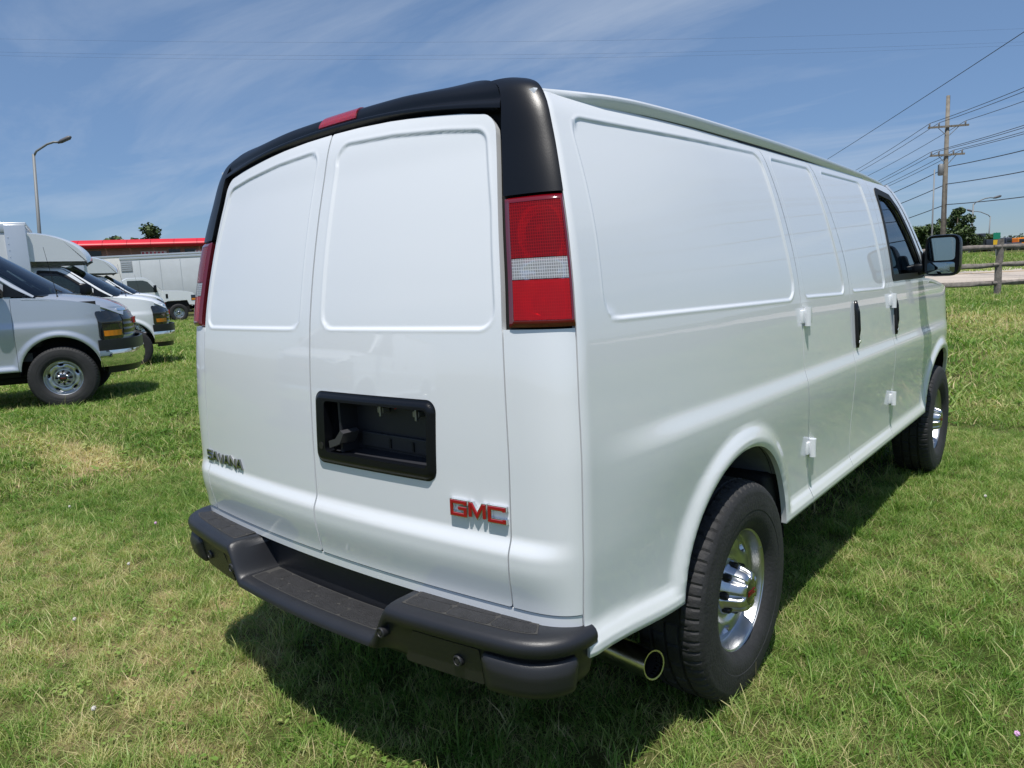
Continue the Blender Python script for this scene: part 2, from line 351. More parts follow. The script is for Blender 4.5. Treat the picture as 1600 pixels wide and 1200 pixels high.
def build_side(par, paintm):
    vs_ = lines(.46, ZTOP, .022, VDEN + [.6, .65], .0035, .02)
    # quarter panel with its wheel arch (graph paper of close lines near the arch)
    us = lines(0, 1, .012, [.0, (.062, .035), (.955, .035)], .0022, .02)
    vq = lines(.46, ZTOP, .014, VDEN + [(.9, .05)], .0035, .022)
    A, Z = sgrid(lambda z: seam_corner(z) + G, lambda z: s1(z) - G, us, vq)
    zl = sd_poly
    hole = lambda y, z: np.minimum(d_arch(y, z, WY[0]), z - zlo(y))
    panel('quarter_panel', A, Z, side, paintm, par, lambda y, z: dside(y, z) + i1(y, z), hole)
    lo = lambda y, z: z - zlo(y)
    for nm, l, r, f in (('side_door', s1, s2, i2), ('side_door', s2, s3, i3)):
        us = lines(0, 1, .03, [(.1, .08), (.9, .08)], .005, .03)
        A, Z = sgrid(lambda z: l(z) + G, lambda z: r(z) - G, us, vs_)
        o = panel(nm, A, Z, side, paintm, par, lambda y, z: dside(y, z) + f(y, z), lo)
        if l is s1: D1 = o
        else: D2 = o
    FD = build_front_door(par, paintm, False)
    # hinges and handles
    def hinge(y, z, parent, h=.075, w=.05):
        x = float(side(np.array(y), np.array(z))[0]) + float(dside(np.array(y), np.array(z)))
        b = MB(); b.box(x - .01, x + .016, y + .002, y + w, z - h * .42, z + h * .42, .006); b.tube([(x + .015, y - .004, z - h / 2), (x + .015, y - .004, z + h / 2)], .014, 14)
        b.box(x - .012, x + .008, y - w * .8, y - .004, z - h * .36, z + h * .36, .004); b.build('hinge', paintm, parent, auto=.6)
    hinge(2.075, 1.282, D1); hinge(2.125, .735, D1); hinge(3.495, 1.276, FD, .08); hinge(3.515, .727, FD, .075)
    def handle(y, z0, z1, parent):
        f = lambda v: float(side(np.array(y), np.array(v))[0]) + float(dside(np.array(y), np.array(v)))
        b = MB(); n = 9; pts = []
        for k in range(n):
            v = z0 + (z1 - z0) * k / (n - 1); pts.append((f(v) + .004, y, v))
        b.tube(pts, [.008] + [.0135] * (n - 2) + [.008], 12); h = b.build('door_handle', TRIMB, parent, smooth=True)
        g = MB(); g.tube([(p[0] + .010, p[1], p[2]) for p in pts[2:-1]], [.004] + [.009] * (n - 5) + [.004], 10); g.build('handle_grip', BLACKP, h, smooth=True)
        g = MB(); p = pts[1]; g.lathe_x([(0, .0001), (0, .008), (-.012, .008)], p[0] + .016, p[1], p[2], 14); g.build('lock', CHROME, h, auto=.6)
    handle(2.79, 1.085, 1.31, D2); handle(3.565, 1.085, 1.30, FD)
def build_left(par, paintm):
    vq = lines(.46, ZTOP, .022, VDEN, .006, .02); us = lines(0, 1, .012, [], .004)
    A, Z = sgrid(lambda z: seam_corner(z) + G, lambda z: s3(z) - G, us, vq)
    PL = sd_poly([(2.105,1.362),(3.385,1.352),(3.25,1.905),(1.99,1.905)], .04); il = inset(PL)
    hole = lambda y, z: np.minimum(d_arch(y, z, WY[0]), z - zlo(y))
    panel('quarter_panel', A, Z, side, paintm, par, lambda y, z: dside(y, z) + i1(y, z) + il(y, z), hole, mirror=True)
    build_front_door(par, paintm, True)

WIN = [(3.56,1.392),(4.37,1.392),(4.33,1.47),(4.13,1.655),(3.95,1.80),(3.82,1.865),(3.52,1.888)]
DOORO = [(3.0,.30),(4.402,.30),(4.402,1.372),(4.44,1.40),(4.41,1.485),(4.06,1.80),(3.93,1.895),(3.86,1.925),(3.0,1.96)]
sd_win = sd_poly(WIN, .03); sd_do = sd_poly(DOORO, .012)
def build_front_door(par, paintm, mir):
    us = lines(0, 1, .022, [], .006); vs_ = lines(.46, 1.93, .014, [.985, 1.03, .5, .53], .006, .02)
    U, Z = grid(us, vs_); A = s3(Z) + G + (4.46 - s3(Z) - G) * U
    hole = lambda y, z: np.minimum(np.minimum(sd_win(y, z), -sd_do(y, z)), np.minimum(z - zlo(y), d_arch(y, z, WY[1])))
    FD = panel('front_door', A, Z, side, paintm, par, dside, hole, mirror=mir)
    ys = np.linspace(3.44, 4.42, 50); zs = np.linspace(1.34, 1.92, 34); A, Z = grid(ys, zs)
    panel('window_glass', A, Z, side, GLASS, FD, None, lambda y, z: -sd_win(y, z), fold=0, off=-.014, mirror=mir)
    sd_w2 = sd_poly(WIN, .03)
    ys = lines(3.44, 4.46, .014, [], .006); zs = lines(1.33, 1.94, .012, [], .006); A, Z = grid(ys, zs)
    panel('window_seal', A, Z, side, SEAL, FD, None, lambda y, z: np.minimum(sd_w2(y, z) + .024, .012 - sd_w2(y, z)), fold=.008, off=.0035, mirror=mir)
    ys = np.linspace(4.25, 4.62, 30); zs = np.linspace(1.36, 1.6, 24); A, Z = grid(ys, zs)
    sl_ = sd_poly([(4.345,1.388),(4.585,1.385),(4.36,1.555)], .01)
    panel('mirror_sail', A, Z, side, BLACKP, FD, None, lambda y, z: -sl_(y, z), fold=.012, off=.007, mirror=mir)
    return FD

def fill_front(par, paintm):
    """fender, hood, windscreen, nose, lamps, front bumper"""
    zc = spl([(4.5,1.44),(4.65,1.43),(4.92,1.408),(5.12,1.378),(5.29,1.335),(5.45,1.27),(5.56,1.195)])
    zf = spl([(4.38,1.378),(4.6,1.366),(4.8,1.345),(5.1,1.30),(5.33,1.24),(5.56,1.12)])
    for mir in (False, True):
        us = lines(0, 1, .02, [], .006); v_ = lines(0, 1, .016, [(.55, .05), (.60, .04)], .008)
        U, V_ = grid(us, v_); A = 4.406 + (5.335 - 4.406) * U; Z = .46 + (zf(A) - .46) * V_
        panel('fender', A, Z, side, paintm, par, dside, lambda y, z: np.minimum(d_arch(y, z, WY[1]), z - zlo(y)), mirror=mir)
    # hood rolls over to meet the fenders
    ys = np.linspace(4.52, 5.56, 44); ws = np.sin(np.linspace(-math.pi / 2, math.pi / 2, 61)); W_, Y = grid(ws, ys)
    def hood(w, y):
        xm = side(y, np.full(y.shape, 1.22))[0]; xm = xm * (1 - .006)
        return w * xm, y, zc(y) - (zc(y) - zf(y)) * np.abs(w)**5 - .018 * w * w + .006 * sstep(.42, .5, np.abs(w)) * (1 - sstep(.8, .95, np.abs(w)))
    hd = panel('hood', W_, Y, hood, paintm, par, None, None, fold=.02)
    # windscreen and pillars
    def wind(w, v):
        y = 4.655 + (3.93 - 4.655) * v + (.33 - .18 * v) * (1 - w * w); x = w * (.875 - .165 * v + .02 * np.sin(math.pi * v)); z = 1.385 + .545 * v + .06 * v * (1 - w * w) + .02 * (1 - w * w)
        return x, y, z
    W_, V_ = grid(np.linspace(-1, 1, 31), np.linspace(0, 1, 16))
    ws_ = panel('windshield', W_, V_, wind, GLASS, par, None, None, fold=0, flip=True)
    b = MB()
    for s in (-1, 1):
        n = 14; e = []; g = []
        Yp = np.interp(np.linspace(0, 1, n), [0, .12, .8, .92, 1], [4.64, 4.452, 4.075, 3.945, 3.865]); Zp = np.interp(np.linspace(0, 1, n), [0, .12, .8, .92, 1], [1.372, 1.488, 1.805, 1.90, 1.932])
        V = []
        for k in range(n):
            x1_, y1_, z1_ = side(np.array(Yp[k]), np.array(Zp[k])); x2_, y2_, z2_ = wind(np.array(1.0), np.array(k / (n - 1))); mid = (max(x1_, x2_) + .004, (y1_ + y2_) / 2 + .012, (z1_ + z2_) / 2 + .012)
            V += [(s * float(x1_), float(y1_), float(z1_)), (s * float(mid[0]) * .995, float(mid[1]), float(mid[2])), (s * float(x2_), float(y2_), float(z2_))]
        F = []
        for k in range(n - 1):
            for j in (0, 1): F.append((k * 3 + j, k * 3 + j + 1, k * 3 + j + 4, k * 3 + j + 3))
        MB().add(V, F).build('windshield_pillar', paintm, par, smooth=True)
    b = MB()
    for k in range(24):
        pass
    W_, V_ = grid(np.linspace(-.97, .97, 31), np.linspace(0, 1, 5))
    panel('cowl', W_, V_, lambda w, v: (w * .875, 4.64 + .335 * (1 - w * w) + .10 * (v - .35), 1.385 + .02 * (1 - w * w) + .018 * (1 - v) + .0 * w), BLACKP, par, None, None, fold=.02)
    for x0 in (-.1, .55):
        b = MB(); b.tube([(x0, 4.96 - .2 * x0 * x0, 1.43), (x0 - .30, 4.80 - .1 * abs(x0), 1.50), (x0 - .55, 4.66, 1.535)], .008, 6); b.build('wiper', SEAL, ws_)
    # nose
    def nose(t, z, Ly=LY, k=1.0):
        hz = hw_f(z) * k; L_ = Ly * (1 - .10 * sstep(1.02, 1.22, z)); c = np.cos(t); s_ = np.sin(t)
        return hz * np.sign(c) * np.abs(c)**(2 / NN_), 4.9 + L_ * np.abs(s_)**(2 / NN_), z
    t0 = math.asin(((5.338 - 4.9) / LY)**(NN_ / 2))
    T_, Z = grid(np.linspace(t0, math.pi - t0, 70), np.linspace(.78, 1.215, 14)); fa = panel('front_fascia', T_, Z, nose, paintm, par, None, None, fold=.02)
    T_, Z = grid(np.linspace(.98, math.pi - .98, 44), np.linspace(.845, 1.165, 16))
    gr = panel('grille', T_, Z, nose, TRIMB, par, lambda t, z: .012 + .006 * np.cos(z * 2 * math.pi / .07), None, fold=.03)
    T_, Z = grid(np.linspace(.96, math.pi - .96, 44), np.linspace(1.155, 1.185, 4)); panel('grille_bar', T_, Z, nose, CHROME, gr, None, None, fold=.02, off=.022)
    stroke_text('GMC', .30, .085, lambda u, v, d: (-(u - .15), 4.9 + LY + .02 + d, .98 + v), .016, REDM, gr, 'grille_letter')
    for s in (0, 1):
        a, b_ = (t0 * .80, .94) if s == 0 else (math.pi - .94, math.pi - t0 * .80)
        T_, Z = grid(np.linspace(a, b_, 70), np.linspace(.80, 1.18, 64)); mid = (a + b_) / 2; hwid = (b_ - a) / 2
        sdh = sd_poly([(mid - hwid * .99, .805), (mid + hwid * .99, .805), (mid + hwid * .99, 1.165), (mid - hwid * .99, 1.165)], .05)
        hl = panel('headlamp', T_, Z, nose, HEADL, par, None, lambda t, z: -sdh(t, z), fold=.03, off=.017)
        a2, b2 = (a + .09, b_ - .05) if s == 0 else (a + .05, b_ - .09)
        T_, Z = grid(np.linspace(a2, b2, 16), np.linspace(.85, .918, 5)); panel('indicator', T_, Z, nose, AMBER, hl, lambda t, z: .0015 * np.cos(t * 160), None, fold=.01, off=.021)
        T_, Z = grid(np.linspace(a2, b2, 16), np.linspace(1.0, 1.012, 3)); panel('lamp_divider', T_, Z, nose, BLACKP, hl, None, None, fold=.006, off=.019)
    tb = math.asin(((5.27 - 4.9) / (LY + .09))**(NN_ / 2))
    bnose = lambda t, z: nose(t, z, LY + .09, 1.0)
    for nm, z0, z1, mt_, dd in (('bumper_cover', .665, .805, BUMPM, lambda t, z: .006 * np.ones_like(z)), ('front_bumper', .465, .668, CHROME, lambda t, z: .016 - .9 * (z - .59)**2 - .05 * sstep(.52, .46, z) * 0), ('air_dam', .375, .462, BUMPM, lambda t, z: -.035 - .2 * (.462 - z))):
        T_, Z = grid(np.linspace(tb if nm != 'air_dam' else tb + .12, math.pi - (tb if nm != 'air_dam' else tb + .12), 70), np.linspace(z0, z1, 10)); panel(nm, T_, Z, bnose, mt_, par, dd, None, fold=.03)
    b = MB(); b.tube([(.80, 4.88, 1.37), (.80, 4.875, 1.40), (.80, 4.80, 1.98)], [.012, .004, .002], 6); ANT.append(b.build('antenna', SEAL, par))
    # cab interior
    for s in (-1, 1):
        st = MB(); st.box(s * .45 - .24, s * .45 + .24, 3.55, 4.05, .78, .98, .06); st.box(s * .45 - .24, s * .45 + .24, 3.42, 3.58, .95, 1.50, .07); st.box(s * .45 - .13, s * .45 + .13, 3.43, 3.54, 1.53, 1.70, .05); st.build('seat', SEATM, par, auto=.8)
    d = MB(); d.box(-.86, .86, 4.25, 4.66, .75, 1.30, .08); d.box(-.90, .90, 3.35, 4.55, .60, .70); d.build('dashboard', DASH, par, auto=.8)
    sw = MB(); c = Vector((-.42, 4.12, 1.22)); ax = Vector((0, -.8, .5)).normalized(); e1 = Vector((1, 0, 0)); e2 = ax.cross(e1)
    sw.tube([c + (e1 * math.cos(t) + e2 * math.sin(t)) * .19 for t in np.linspace(0, 2 * math.pi, 25)], .016, 8); sw.tube([c, c - ax * .25], .03, 8); sw.build('steering_wheel', DASH, par, smooth=True)
    mm_ = MB(); mm_.box(-.12, .12, 4.20, 4.24, 1.74, 1.82, .02); mm_.build('rear_view_mirror', DASH, par, auto=.8)

def build_mirrors(par):
    for s in (-1, 1):
        b = MB(); n = 26
        def rr(cx, cz, w, h, y, p=5):
            return [(s * (cx + w * math.copysign(abs(math.cos(t))**(2 / p), math.cos(t))), y, cz + h * math.copysign(abs(math.sin(t))**(2 / p), math.sin(t))) for t in np.linspace(0, 2 * math.pi, n, endpoint=False)]
        cx, cz = 1.080, 1.512
        secs = [rr(cx, cz, .084, .114, 4.150), rr(cx, cz, .091, .121, 4.146), rr(cx + .001, cz, .095, .125, 4.165), rr(cx + .001, cz, .094, .122, 4.22), rr(cx, cz + .002, .085, .108, 4.285, 4), rr(cx - .005, cz + .004, .062, .080, 4.325, 3), rr(cx - .01, cz + .004, .03, .035, 4.338, 2.5)]
        V = [p for q in secs for p in q]; F = []
        for i in range(len(secs) - 1):
            for k in range(n): F.append((i * n + k, i * n + (k + 1) % n, (i + 1) * n + (k + 1) % n, (i + 1) * n + k))
        F.append(tuple((len(secs) - 1) * n + k for k in range(n))); F.append(tuple(range(n)))
        h = b.add(V, F).build('door_mirror', BLACKP, par, auto=.9)
        tilt = lambda q: [(x, 4.1445 - .09 * (s * x - cx) * 1.0 * 0, z) for x, y, z in q]
        for nm, zc_, hh, mt_ in (('mirror_pane', 1.550, .068, MIRROR), ('convex_pane', 1.438, .034, MIRROR)):
            g = MB(); q = rr(cx - .004, zc_, .073, hh, 4.1445, 7); cv = .006 if nm == 'convex_pane' else .0
            g.add(q + [(s * (cx - .004), 4.1445 - cv, zc_)], [(i, (i + 1) % n, n) for i in range(n)]); g.build(nm, mt_, h, smooth=True)
        g = MB(); g.box(min(s * .985, s * .905), max(s * .985, s * .905), 4.20, 4.31, 1.40, 1.47, .02); g.box(min(s * 1.01, s * .96), max(s * 1.01, s * .96), 4.20, 4.30, 1.405, 1.545, .02); g.build('mirror_arm', BLACKP, h, auto=.8)

# ------------------------------------------------------------------ lettering
GLYPH = {
 'G': [[(1, .80), (1, 1), (0, 1), (0, 0), (1, 0), (1, .52), (.50, .52)]],
 'M': [[(0, 0), (0, 1), (.10, 1), (.5, .12), (.9, 1), (1, 1), (1, 0)]],
 'C': [[(1, .80), (1, 1), (0, 1), (0, 0), (1, 0), (1, .20)]],
 'S': [[(1, .82), (1, 1), (0, 1), (0, .52), (1, .52), (1, 0), (0, 0), (0, .18)]],
 'A': [[(0, 0), (.42, 1), (.58, 1), (1, 0)], [(.16, .28), (.84, .28)]],
 'V': [[(0, 1), (.45, 0), (.60, 0), (1, 1)]],
 'N': [[(0, 0), (0, 1), (1, 0), (1, 1)]]}
def stroke_outline(pl, w):
    """closed outline of a polyline drawn with a square pen of width w"""
    P = [Vector(p) for p in pl]; L_ = []; R_ = []; n = len(P)
    for i in range(n):
        d1 = (P[i] - P[i - 1]).normalized() if i > 0 else None; d2 = (P[i + 1] - P[i]).normalized() if i < n - 1 else None
        a = d1 or d2; b = d2 or d1; na = Vector((-a.y, a.x)); nb = Vector((-b.y, b.x)); k = (na + nb); k = k / max(.35, k.dot(na)) if k.length > 1e-6 else na
        L_.append(P[i] + k * w / 2); R_.append(P[i] - k * w / 2)
    return L_, R_
def stroke_text(txt, W, H, mapf, depth, mt_, par, pname, pen=.24, gap=.16, edge=None):
    n = len(txt); cwid = W / (n + (n - 1) * gap); x = 0; out = []
    for ch in txt:
        for layer in ((0,) if edge is None else (0, 1)):
            b = MB()
            for pl in GLYPH[ch]:
                w = H * pen * (1.0 if layer == 0 else .58); g = H * pen / 2
                pts = [(x + g + u * (cwid - 2 * g), g + v * (H - 2 * g)) for u, v in pl]
                L_, R_ = stroke_outline(pts, w)
                for i in range(len(pts) - 1):
                    d0, d1 = (0, depth) if layer == 0 else (depth - .001, depth + .0025)
                    b.prism([L_[i], L_[i + 1], R_[i + 1], R_[i]], mapf, d0, d1)
            o = b.build(pname if layer == 0 else 'letter_face', (edge or mt_) if layer == 0 else mt_, par if layer == 0 else out[-1]); 
            if layer == 0: out.append(o)
        x += cwid * (1 + gap)
    return out

# ------------------------------------------------------------------ rear end
ztop = lambda a: 1.958 - .062 * np.abs(a)**2.2
def rear_crease(a, z): return .016 * sstep(.64, .765, z) * (1 - sstep(.785, .84, z)) * (1 - sstep(1.0, 1.75, np.abs(a)))
XR = lambda z: corner(z)[1]
def rear(x, z): return x, yr_f(z) + KR * x * x, z
LIC = sd_poly([(.028, .953), (.530, .953), (.536, 1.165), (.034, 1.165)], .028)
def build_rear(par, paintm):
    AO = .955; pts = [(.0035 / .75, .645), (AO, .645)]
    for k in range(7):
        t = k / 6 * math.pi / 2; pts.append((AO - .075 + .075 * math.cos(t), float(ztop(.9)) - .056 + .056 * math.sin(t)))
    for a in (.8, .6, .4, .2, .0047): pts.append((a, float(ztop(a))))
    sdo = sd_poly([(a * .75, z) for a, z in pts], .006)
    in_poly = [(.062, 1.362), (.735, 1.362), (.692, 1.66), (.645, 1.862)] + [(x, float(ztop(x / .7)) - .045) for x in (.60, .5, .3, .1)] + [(.058, 1.910)]
    sdi = sd_poly(in_poly, .045); fi = inset(sdi, .0050, .004)
    dd = lambda a, z: fi(a * XR(z), z) + rear_crease(a, z)
    us = lines(.0, .97, .02, [.075, (.90, .04), .01], .0045, .024); vs_ = lines(.635, 1.97, .02, [.65, .765, .785, .81, .83, 1.362, (1.88, .06)], .004, .022)
    A, Z = grid(us, vs_)
    for mir in (False, True):
        hole = (lambda a, z: np.minimum(-sdo(a * .75, z), LIC(a * XR(z), z))) if not mir else (lambda a, z: -sdo(a * .75, z))
        if not mir: us2 = lines(.0, .97, .012, [.075, (.90, .04), .01, .04, .66], .0045, .024); vs2 = lines(.635, 1.97, .016, [.65, .765, .785, .81, .83, .955, 1.163, 1.362, (1.88, .06)], .004, .022); A2, Z2 = grid(us2, vs2)
        else: A2, Z2 = A, Z
        d = panel('rear_door', A2, Z2, ring, paintm, par, dd, hole, mirror=mir)
        if not mir: DR = d
        else: DL = d
    # plate recess in the right door
    X_, Z = grid(lines(.02, .545, .012, [.04, .075, .49, .525], .004, .014), lines(.945, 1.175, .012, [.96, .99, 1.14, 1.155], .004, .014))
    inn = sd_poly([(.080, .985), (.513, .985), (.517, 1.143), (.084, 1.143)], .014)
    fr_ = panel('plate_recess_frame', X_, Z, rear, BLACKP, DR, lambda x, z: .011 * np.clip(-LIC(x, z) / .012, 0, 1)**.5, lambda x, z: np.minimum(inn(x, z), -LIC(x, z) + .006), fold=.03, off=.002)
    y0 = float(yr_f(1.06)); b = MB(); xb0, xb1, zb0, zb1, yb = .066, .524, .970, 1.152, y0 + .075
    b.add([(xb0, yb, zb0 + .02), (xb1, yb, zb0 + .02), (xb1, yb, zb1), (xb0, yb, zb1), (xb0, y0 + .006, zb0), (xb1, y0 + .012, zb0), (xb1, y0 + .016, zb1), (xb0, y0 + .008, zb1)], [(0, 1, 2, 3), (4, 5, 1, 0), (3, 2, 6, 7), (4, 0, 3, 7), (1, 5, 6, 2)])
    b.box(.125, .135, y0 + .012, yb, .985, 1.14); b.box(.165, .505, yb - .012, yb + .002, 1.0, 1.045, .003)
    b.build('plate_recess', mat('recess_plastic', (.020, .021, .026), .5), DR)
    b = MB(); b.prism([(.098, .998), (.150, 1.016), (.172, 1.050), (.158, 1.058), (.130, 1.030), (.096, 1.020)], lambda u, v, d: (u, y0 - .010 + d, v), 0, .06); b.build('latch_handle', mat('latch_black', (.05, .05, .055), .3), fr_)
    b = MB()
    b.lathe_x([(0, .0001), (0, .011), (.02, .012)], 0, 0, 0, 16); 
    b.V = [(v[1] + .062, y0 - .016 + v[0], v[2] + 1.003) for v in b.V]; b.build('lock_cylinder', mat('lock_dark', (.02, .02, .02), .35), fr_)
    for x in (.283, .437):
        b = MB(); b.box(x - .013, x + .013, yb - .03, yb - .002, 1.112, 1.130, .003); b.box(x + .004, x + .012, yb - .038, yb - .028, 1.104, 1.136, .002); b.build('plate_nut', mat('nut_zinc', (.35, .35, .33), .4, .8), fr_)
    for x in (.30, .40):
        b = MB(); b.box(x - .004, x + .004, yb - .016, yb - .010, 1.006, 1.034); b.build('slot', SEAL, fr_)
    b = MB(); b.tube([(.335, yb - .01, 1.142), (.340, yb - .02, 1.128), (.352, yb - .02, 1.134)], .002, 6); b.build('wire', mat('wire_red', (.4, .03, .02), .5), fr_)
    # emblems
    surf_map = lambda x0, z0, sl=0.0: (lambda u, v, d: (x0 + u, float(yr_f(z0 + v)) + KR * (x0 + u)**2 - float(rear_crease(np.array(0.0), np.array(z0 + v))) - .001 - d, z0 + v))
    stroke_text('GMC', .182, .046, surf_map(.588, .868), .009, REDM, DR, 'emblem_letter', pen=.27, gap=.07, edge=CHROME)
    stroke_text('SAVANA', .315, .040, surf_map(-.792, .842), .006, mat('dark_chrome', (.30, .30, .29), .12, 1.0), DL, 'badge_letter', pen=.17, gap=.14)
    # lower lip, corners
    A, Z = grid(lines(-1.76, 1.76, .03, [-.96, .96, -1.2, 1.2], .012, .05), np.array([.612, .622, .634, .641])); panel('rear_sill', A, Z, ring, paintm, par, None, None, fold=.02, off=-.003)
    for mir in (False, True):
        A, Z = grid(lines(.9605, 1.758, .03, [], .01), lines(.645, 1.3575, .02, [.765, .785, .81, .83], .006)); panel('corner_panel', A, Z, ring, paintm, par, rear_crease, None, mirror=mir)
        # tail lamp: rim, three lenses, reflector box behind them
        ob = sd_poly([(1.025, 1.378), (1.695, 1.378), (1.695, 1.662), (1.025, 1.662)], .012)
        A, Z = grid(lines(.988, 1.757, .02, [1.03, 1.69], .006), lines(1.3625, 1.677, .02, [1.38, 1.66], .005))
        lamp = panel('tail_lamp', A, Z, ring, LAMPRED, par, lambda a, z: .012 * np.clip(np.minimum(np.minimum(a - .98, 1.765 - a) / .05, np.minimum(z - 1.36, 1.679 - z) / .014), 0, 1)**.5, lambda a, z: ob(a, z), fold=.03, mirror=mir)
        for nm, z0, z1, mt_ in (('upper_lens', 1.5275, 1.661, LENSR), ('clear_lens', 1.476, 1.5255, LENSW), ('lower_lens', 1.379, 1.474, LENSR2)):
            A, Z = grid(np.linspace(1.027, 1.693, 20), np.linspace(z0, z1, 8)); panel(nm, A, Z, ring, mt_, lamp, None, None, fold=.004, off=.0115, mirror=mir)
        A, Z = grid(np.linspace(1.0, 1.72, 34), np.linspace(1.366, 1.674, 60))
        def refl(a, z):
            w = (np.abs(z - 1.585) - .055) ; c = .030 * (1 - np.clip(((a - 1.36) / .33)**2 + ((z - 1.595) / .068)**2, 0, 1)); c2 = .02 * (1 - np.clip(((a - 1.36) / .33)**2 + ((z - 1.425) / .05)**2, 0, 1)); c3 = .015 * (1 - np.clip(((a - 1.36) / .33)**2 + ((z - 1.50) / .024)**2, 0, 1))
            return -.022 - c - c2 - c3 + .0016 * np.sin(a * 70) * np.sin(z * 420)
        panel('reflector', A, Z, ring, mat('reflector', (.75, .75, .76), .22, 1.0), lamp, refl, None, fold=0, mirror=mir)
        for z in (1.60, 1.50, 1.425):
            pc = ring(np.array(1.36), np.array(z)); b = MB(); s = -1 if mir else 1
            ctr = Vector((s * float(pc[0]) - s * .020, float(pc[1]) + .018, z)); n = 12; V = []; F = []
            for i in range(7):
                th = math.pi * i / 6
                for k in range(n): V.append(ctr + Vector((math.sin(th) * math.cos(2 * math.pi * k / n), math.sin(th) * math.sin(2 * math.pi * k / n), math.cos(th))) * .010)
            for i in range(6):
                for k in range(n): F.append((i * n + k, i * n + (k + 1) % n, (i + 1) * n + (k + 1) % n, (i + 1) * n + k))
            b.add(V, F).build('bulb', mat('bulb_glass', (.7, .7, .7), .1), lamp, smooth=True)
        A, Z = grid(lines(.986, 1.772, .03, [], .01), lines(1.682, 1.992, .02, [1.96, 1.985], .007)); panel('pillar_trim', A, Z, ring, BLACKP, par, lambda a, z: .009 * np.ones_like(a), None, fold=.02, mirror=mir)
    us = lines(-.982, .982, .03, [], .01); V_ = np.linspace(0, 1, 22); U, W_ = grid(us, V_); Z = ztop(U) + .010 + (2.030 - ztop(U) - .010) * W_
    def sp(a, z):
        w = (z - ztop(a) - .010) / (2.030 - ztop(a) - .010); e = 1 - .0 * a
        e = 1 - .75 * sstep(.45, .97, np.abs(a)); return .009 + e * .014 * np.exp(-((w - .62) / .25)**2) + e * .007 * np.exp(-((w - .07) / .07)**2) - .006 * np.exp(-((w - .24) / .08)**2)
    spo = panel('roof_spoiler', U, Z, ring, BLACKP, par, sp, None, fold=.025)
    U, W_ = grid(np.linspace(-.150, .150, 24), np.linspace(.30, .80, 12)); Z = ztop(U) + .010 + (2.030 - ztop(U) - .010) * W_
    panel('stop_lamp', U, Z, ring, mat('stop_lens', (.36, .006, .012), .12, coat=1.0, bump=.4, bscale=120), spo, lambda a, z: sp(a, z) + .004, None, fold=.012)
    # dark liner behind every gap
    A, Z = grid(np.linspace(-1.9, 1.9, 70), np.linspace(.60, 2.0, 40)); panel('inner_shell', A, Z, ring, LINER, par, None, lambda a, z: np.where(a > 0, LIC(a * XR(z), z), 1.0) , fold=0, off=-.032)

ZG = spl([(.55,1.928),(.8,1.948),(1.07,1.962),(2.0,1.968),(3.2,1.953),(3.7,1.933),(3.95,1.912),(4.2,1.86)])
def build_roof(par, paintm, y0=.635):
    ys = np.concatenate([np.linspace(y0, 3.8, 34), np.linspace(3.85, 4.11, 9)]); ws = np.sin(np.linspace(-math.pi / 2, math.pi / 2, 41)); W_, Y = grid(ws, ys)
    def roof(w, y):
        yy = np.where(y > 3.8, y - .19 * w * w * sstep(3.8, 4.1, y), y)
        yy = yy + .05 * np.abs(w)**3 * (1 - sstep(.6, 1.4, y))
        return w * (.797 - .075 * sstep(3.75, 4.11, y) - .028 * (1 - sstep(.55, 1.45, y))), yy, ZG(yy) + .08 * (1 - np.abs(w)**2.6) - .035 * sstep(3.8, 4.11, y) - .014 * (1 - sstep(.64, .85, y))
    panel('roof', W_, Y, roof, paintm, par, None, None, fold=.03)
    for s in (-1, 1):
        n = 60; V = []; F = []
        ya = np.concatenate([np.linspace(y0 - .04, 3.75, n - 14), np.linspace(3.8, 4.02, 14)])
        for i, y in enumerate(ya):
            k = min(1, i / 4) ; drop = .0; x = .800 - .035 * float(sstep(3.75, 4.05, y)) - .028 * (1 - float(sstep(.55, 1.45, y))); z = float(ZG(y)) + .004
            w = .020 * k + .004
            V += [(s * (x - .012), y, z + .012), (s * (x + w * .6), y, z + .013 + .004 * k), (s * (x + w), y, z + .009), (s * (x + w), y, z - .001), (s * (x + w * .55), y, z - .020), (s * (x - .012), y, z - .022)]
        for i in range(n - 1):
            for j in range(6): F.append((i * 6 + j, i * 6 + (j + 1) % 6, (i + 1) * 6 + (j + 1) % 6, (i + 1) * 6 + j))
        F += [tuple(range(6)), tuple((n - 1) * 6 + j for j in range(6))]
        MB().add(V, F).build('drip_rail', paintm, par, auto=.7)
        b = MB(); b.tube([(s * (.806), y, float(ZG(y)) - .024) for y in np.linspace(1.75, 3.9, 30)], .009, 8); b.build('roof_seal', SEAL, par, smooth=True)

# ------------------------------------------------------------------ rear bumper
def bumper_path():
    P = []
    for x in np.concatenate([np.linspace(0, .34, 12), np.linspace(.345, .44, 26), np.linspace(.46, .80, 16)]): P.append((x, .262 + .070 * (x / .8)**2))
    e = P[-1]; c = (.965, .545)
    for t in np.linspace(0, 1, 16)[1:]:
        q = (.965, e[1] + (.965 - .80) * .17); u = 1 - t; P.append((u * u * e[0] + 2 * u * t * q[0] + t * t * .965, u * u * e[1] + 2 * u * t * q[1] + t * t * .52))
    P += [(.9652, .522)]
    return np.array([(-x, y) for x, y in P[:0:-1]] + P)
BP = bumper_path(); _dl = np.concatenate([[0], np.cumsum(np.linalg.norm(np.diff(BP, axis=0), axis=1))]); _dl -= _dl[len(BP) // 2]
_tg = np.gradient(BP, axis=0); _tg /= np.linalg.norm(_tg, axis=1, keepdims=True); BNX = _tg[:, 1] * -1; BNY = _tg[:, 0]     # inward normal
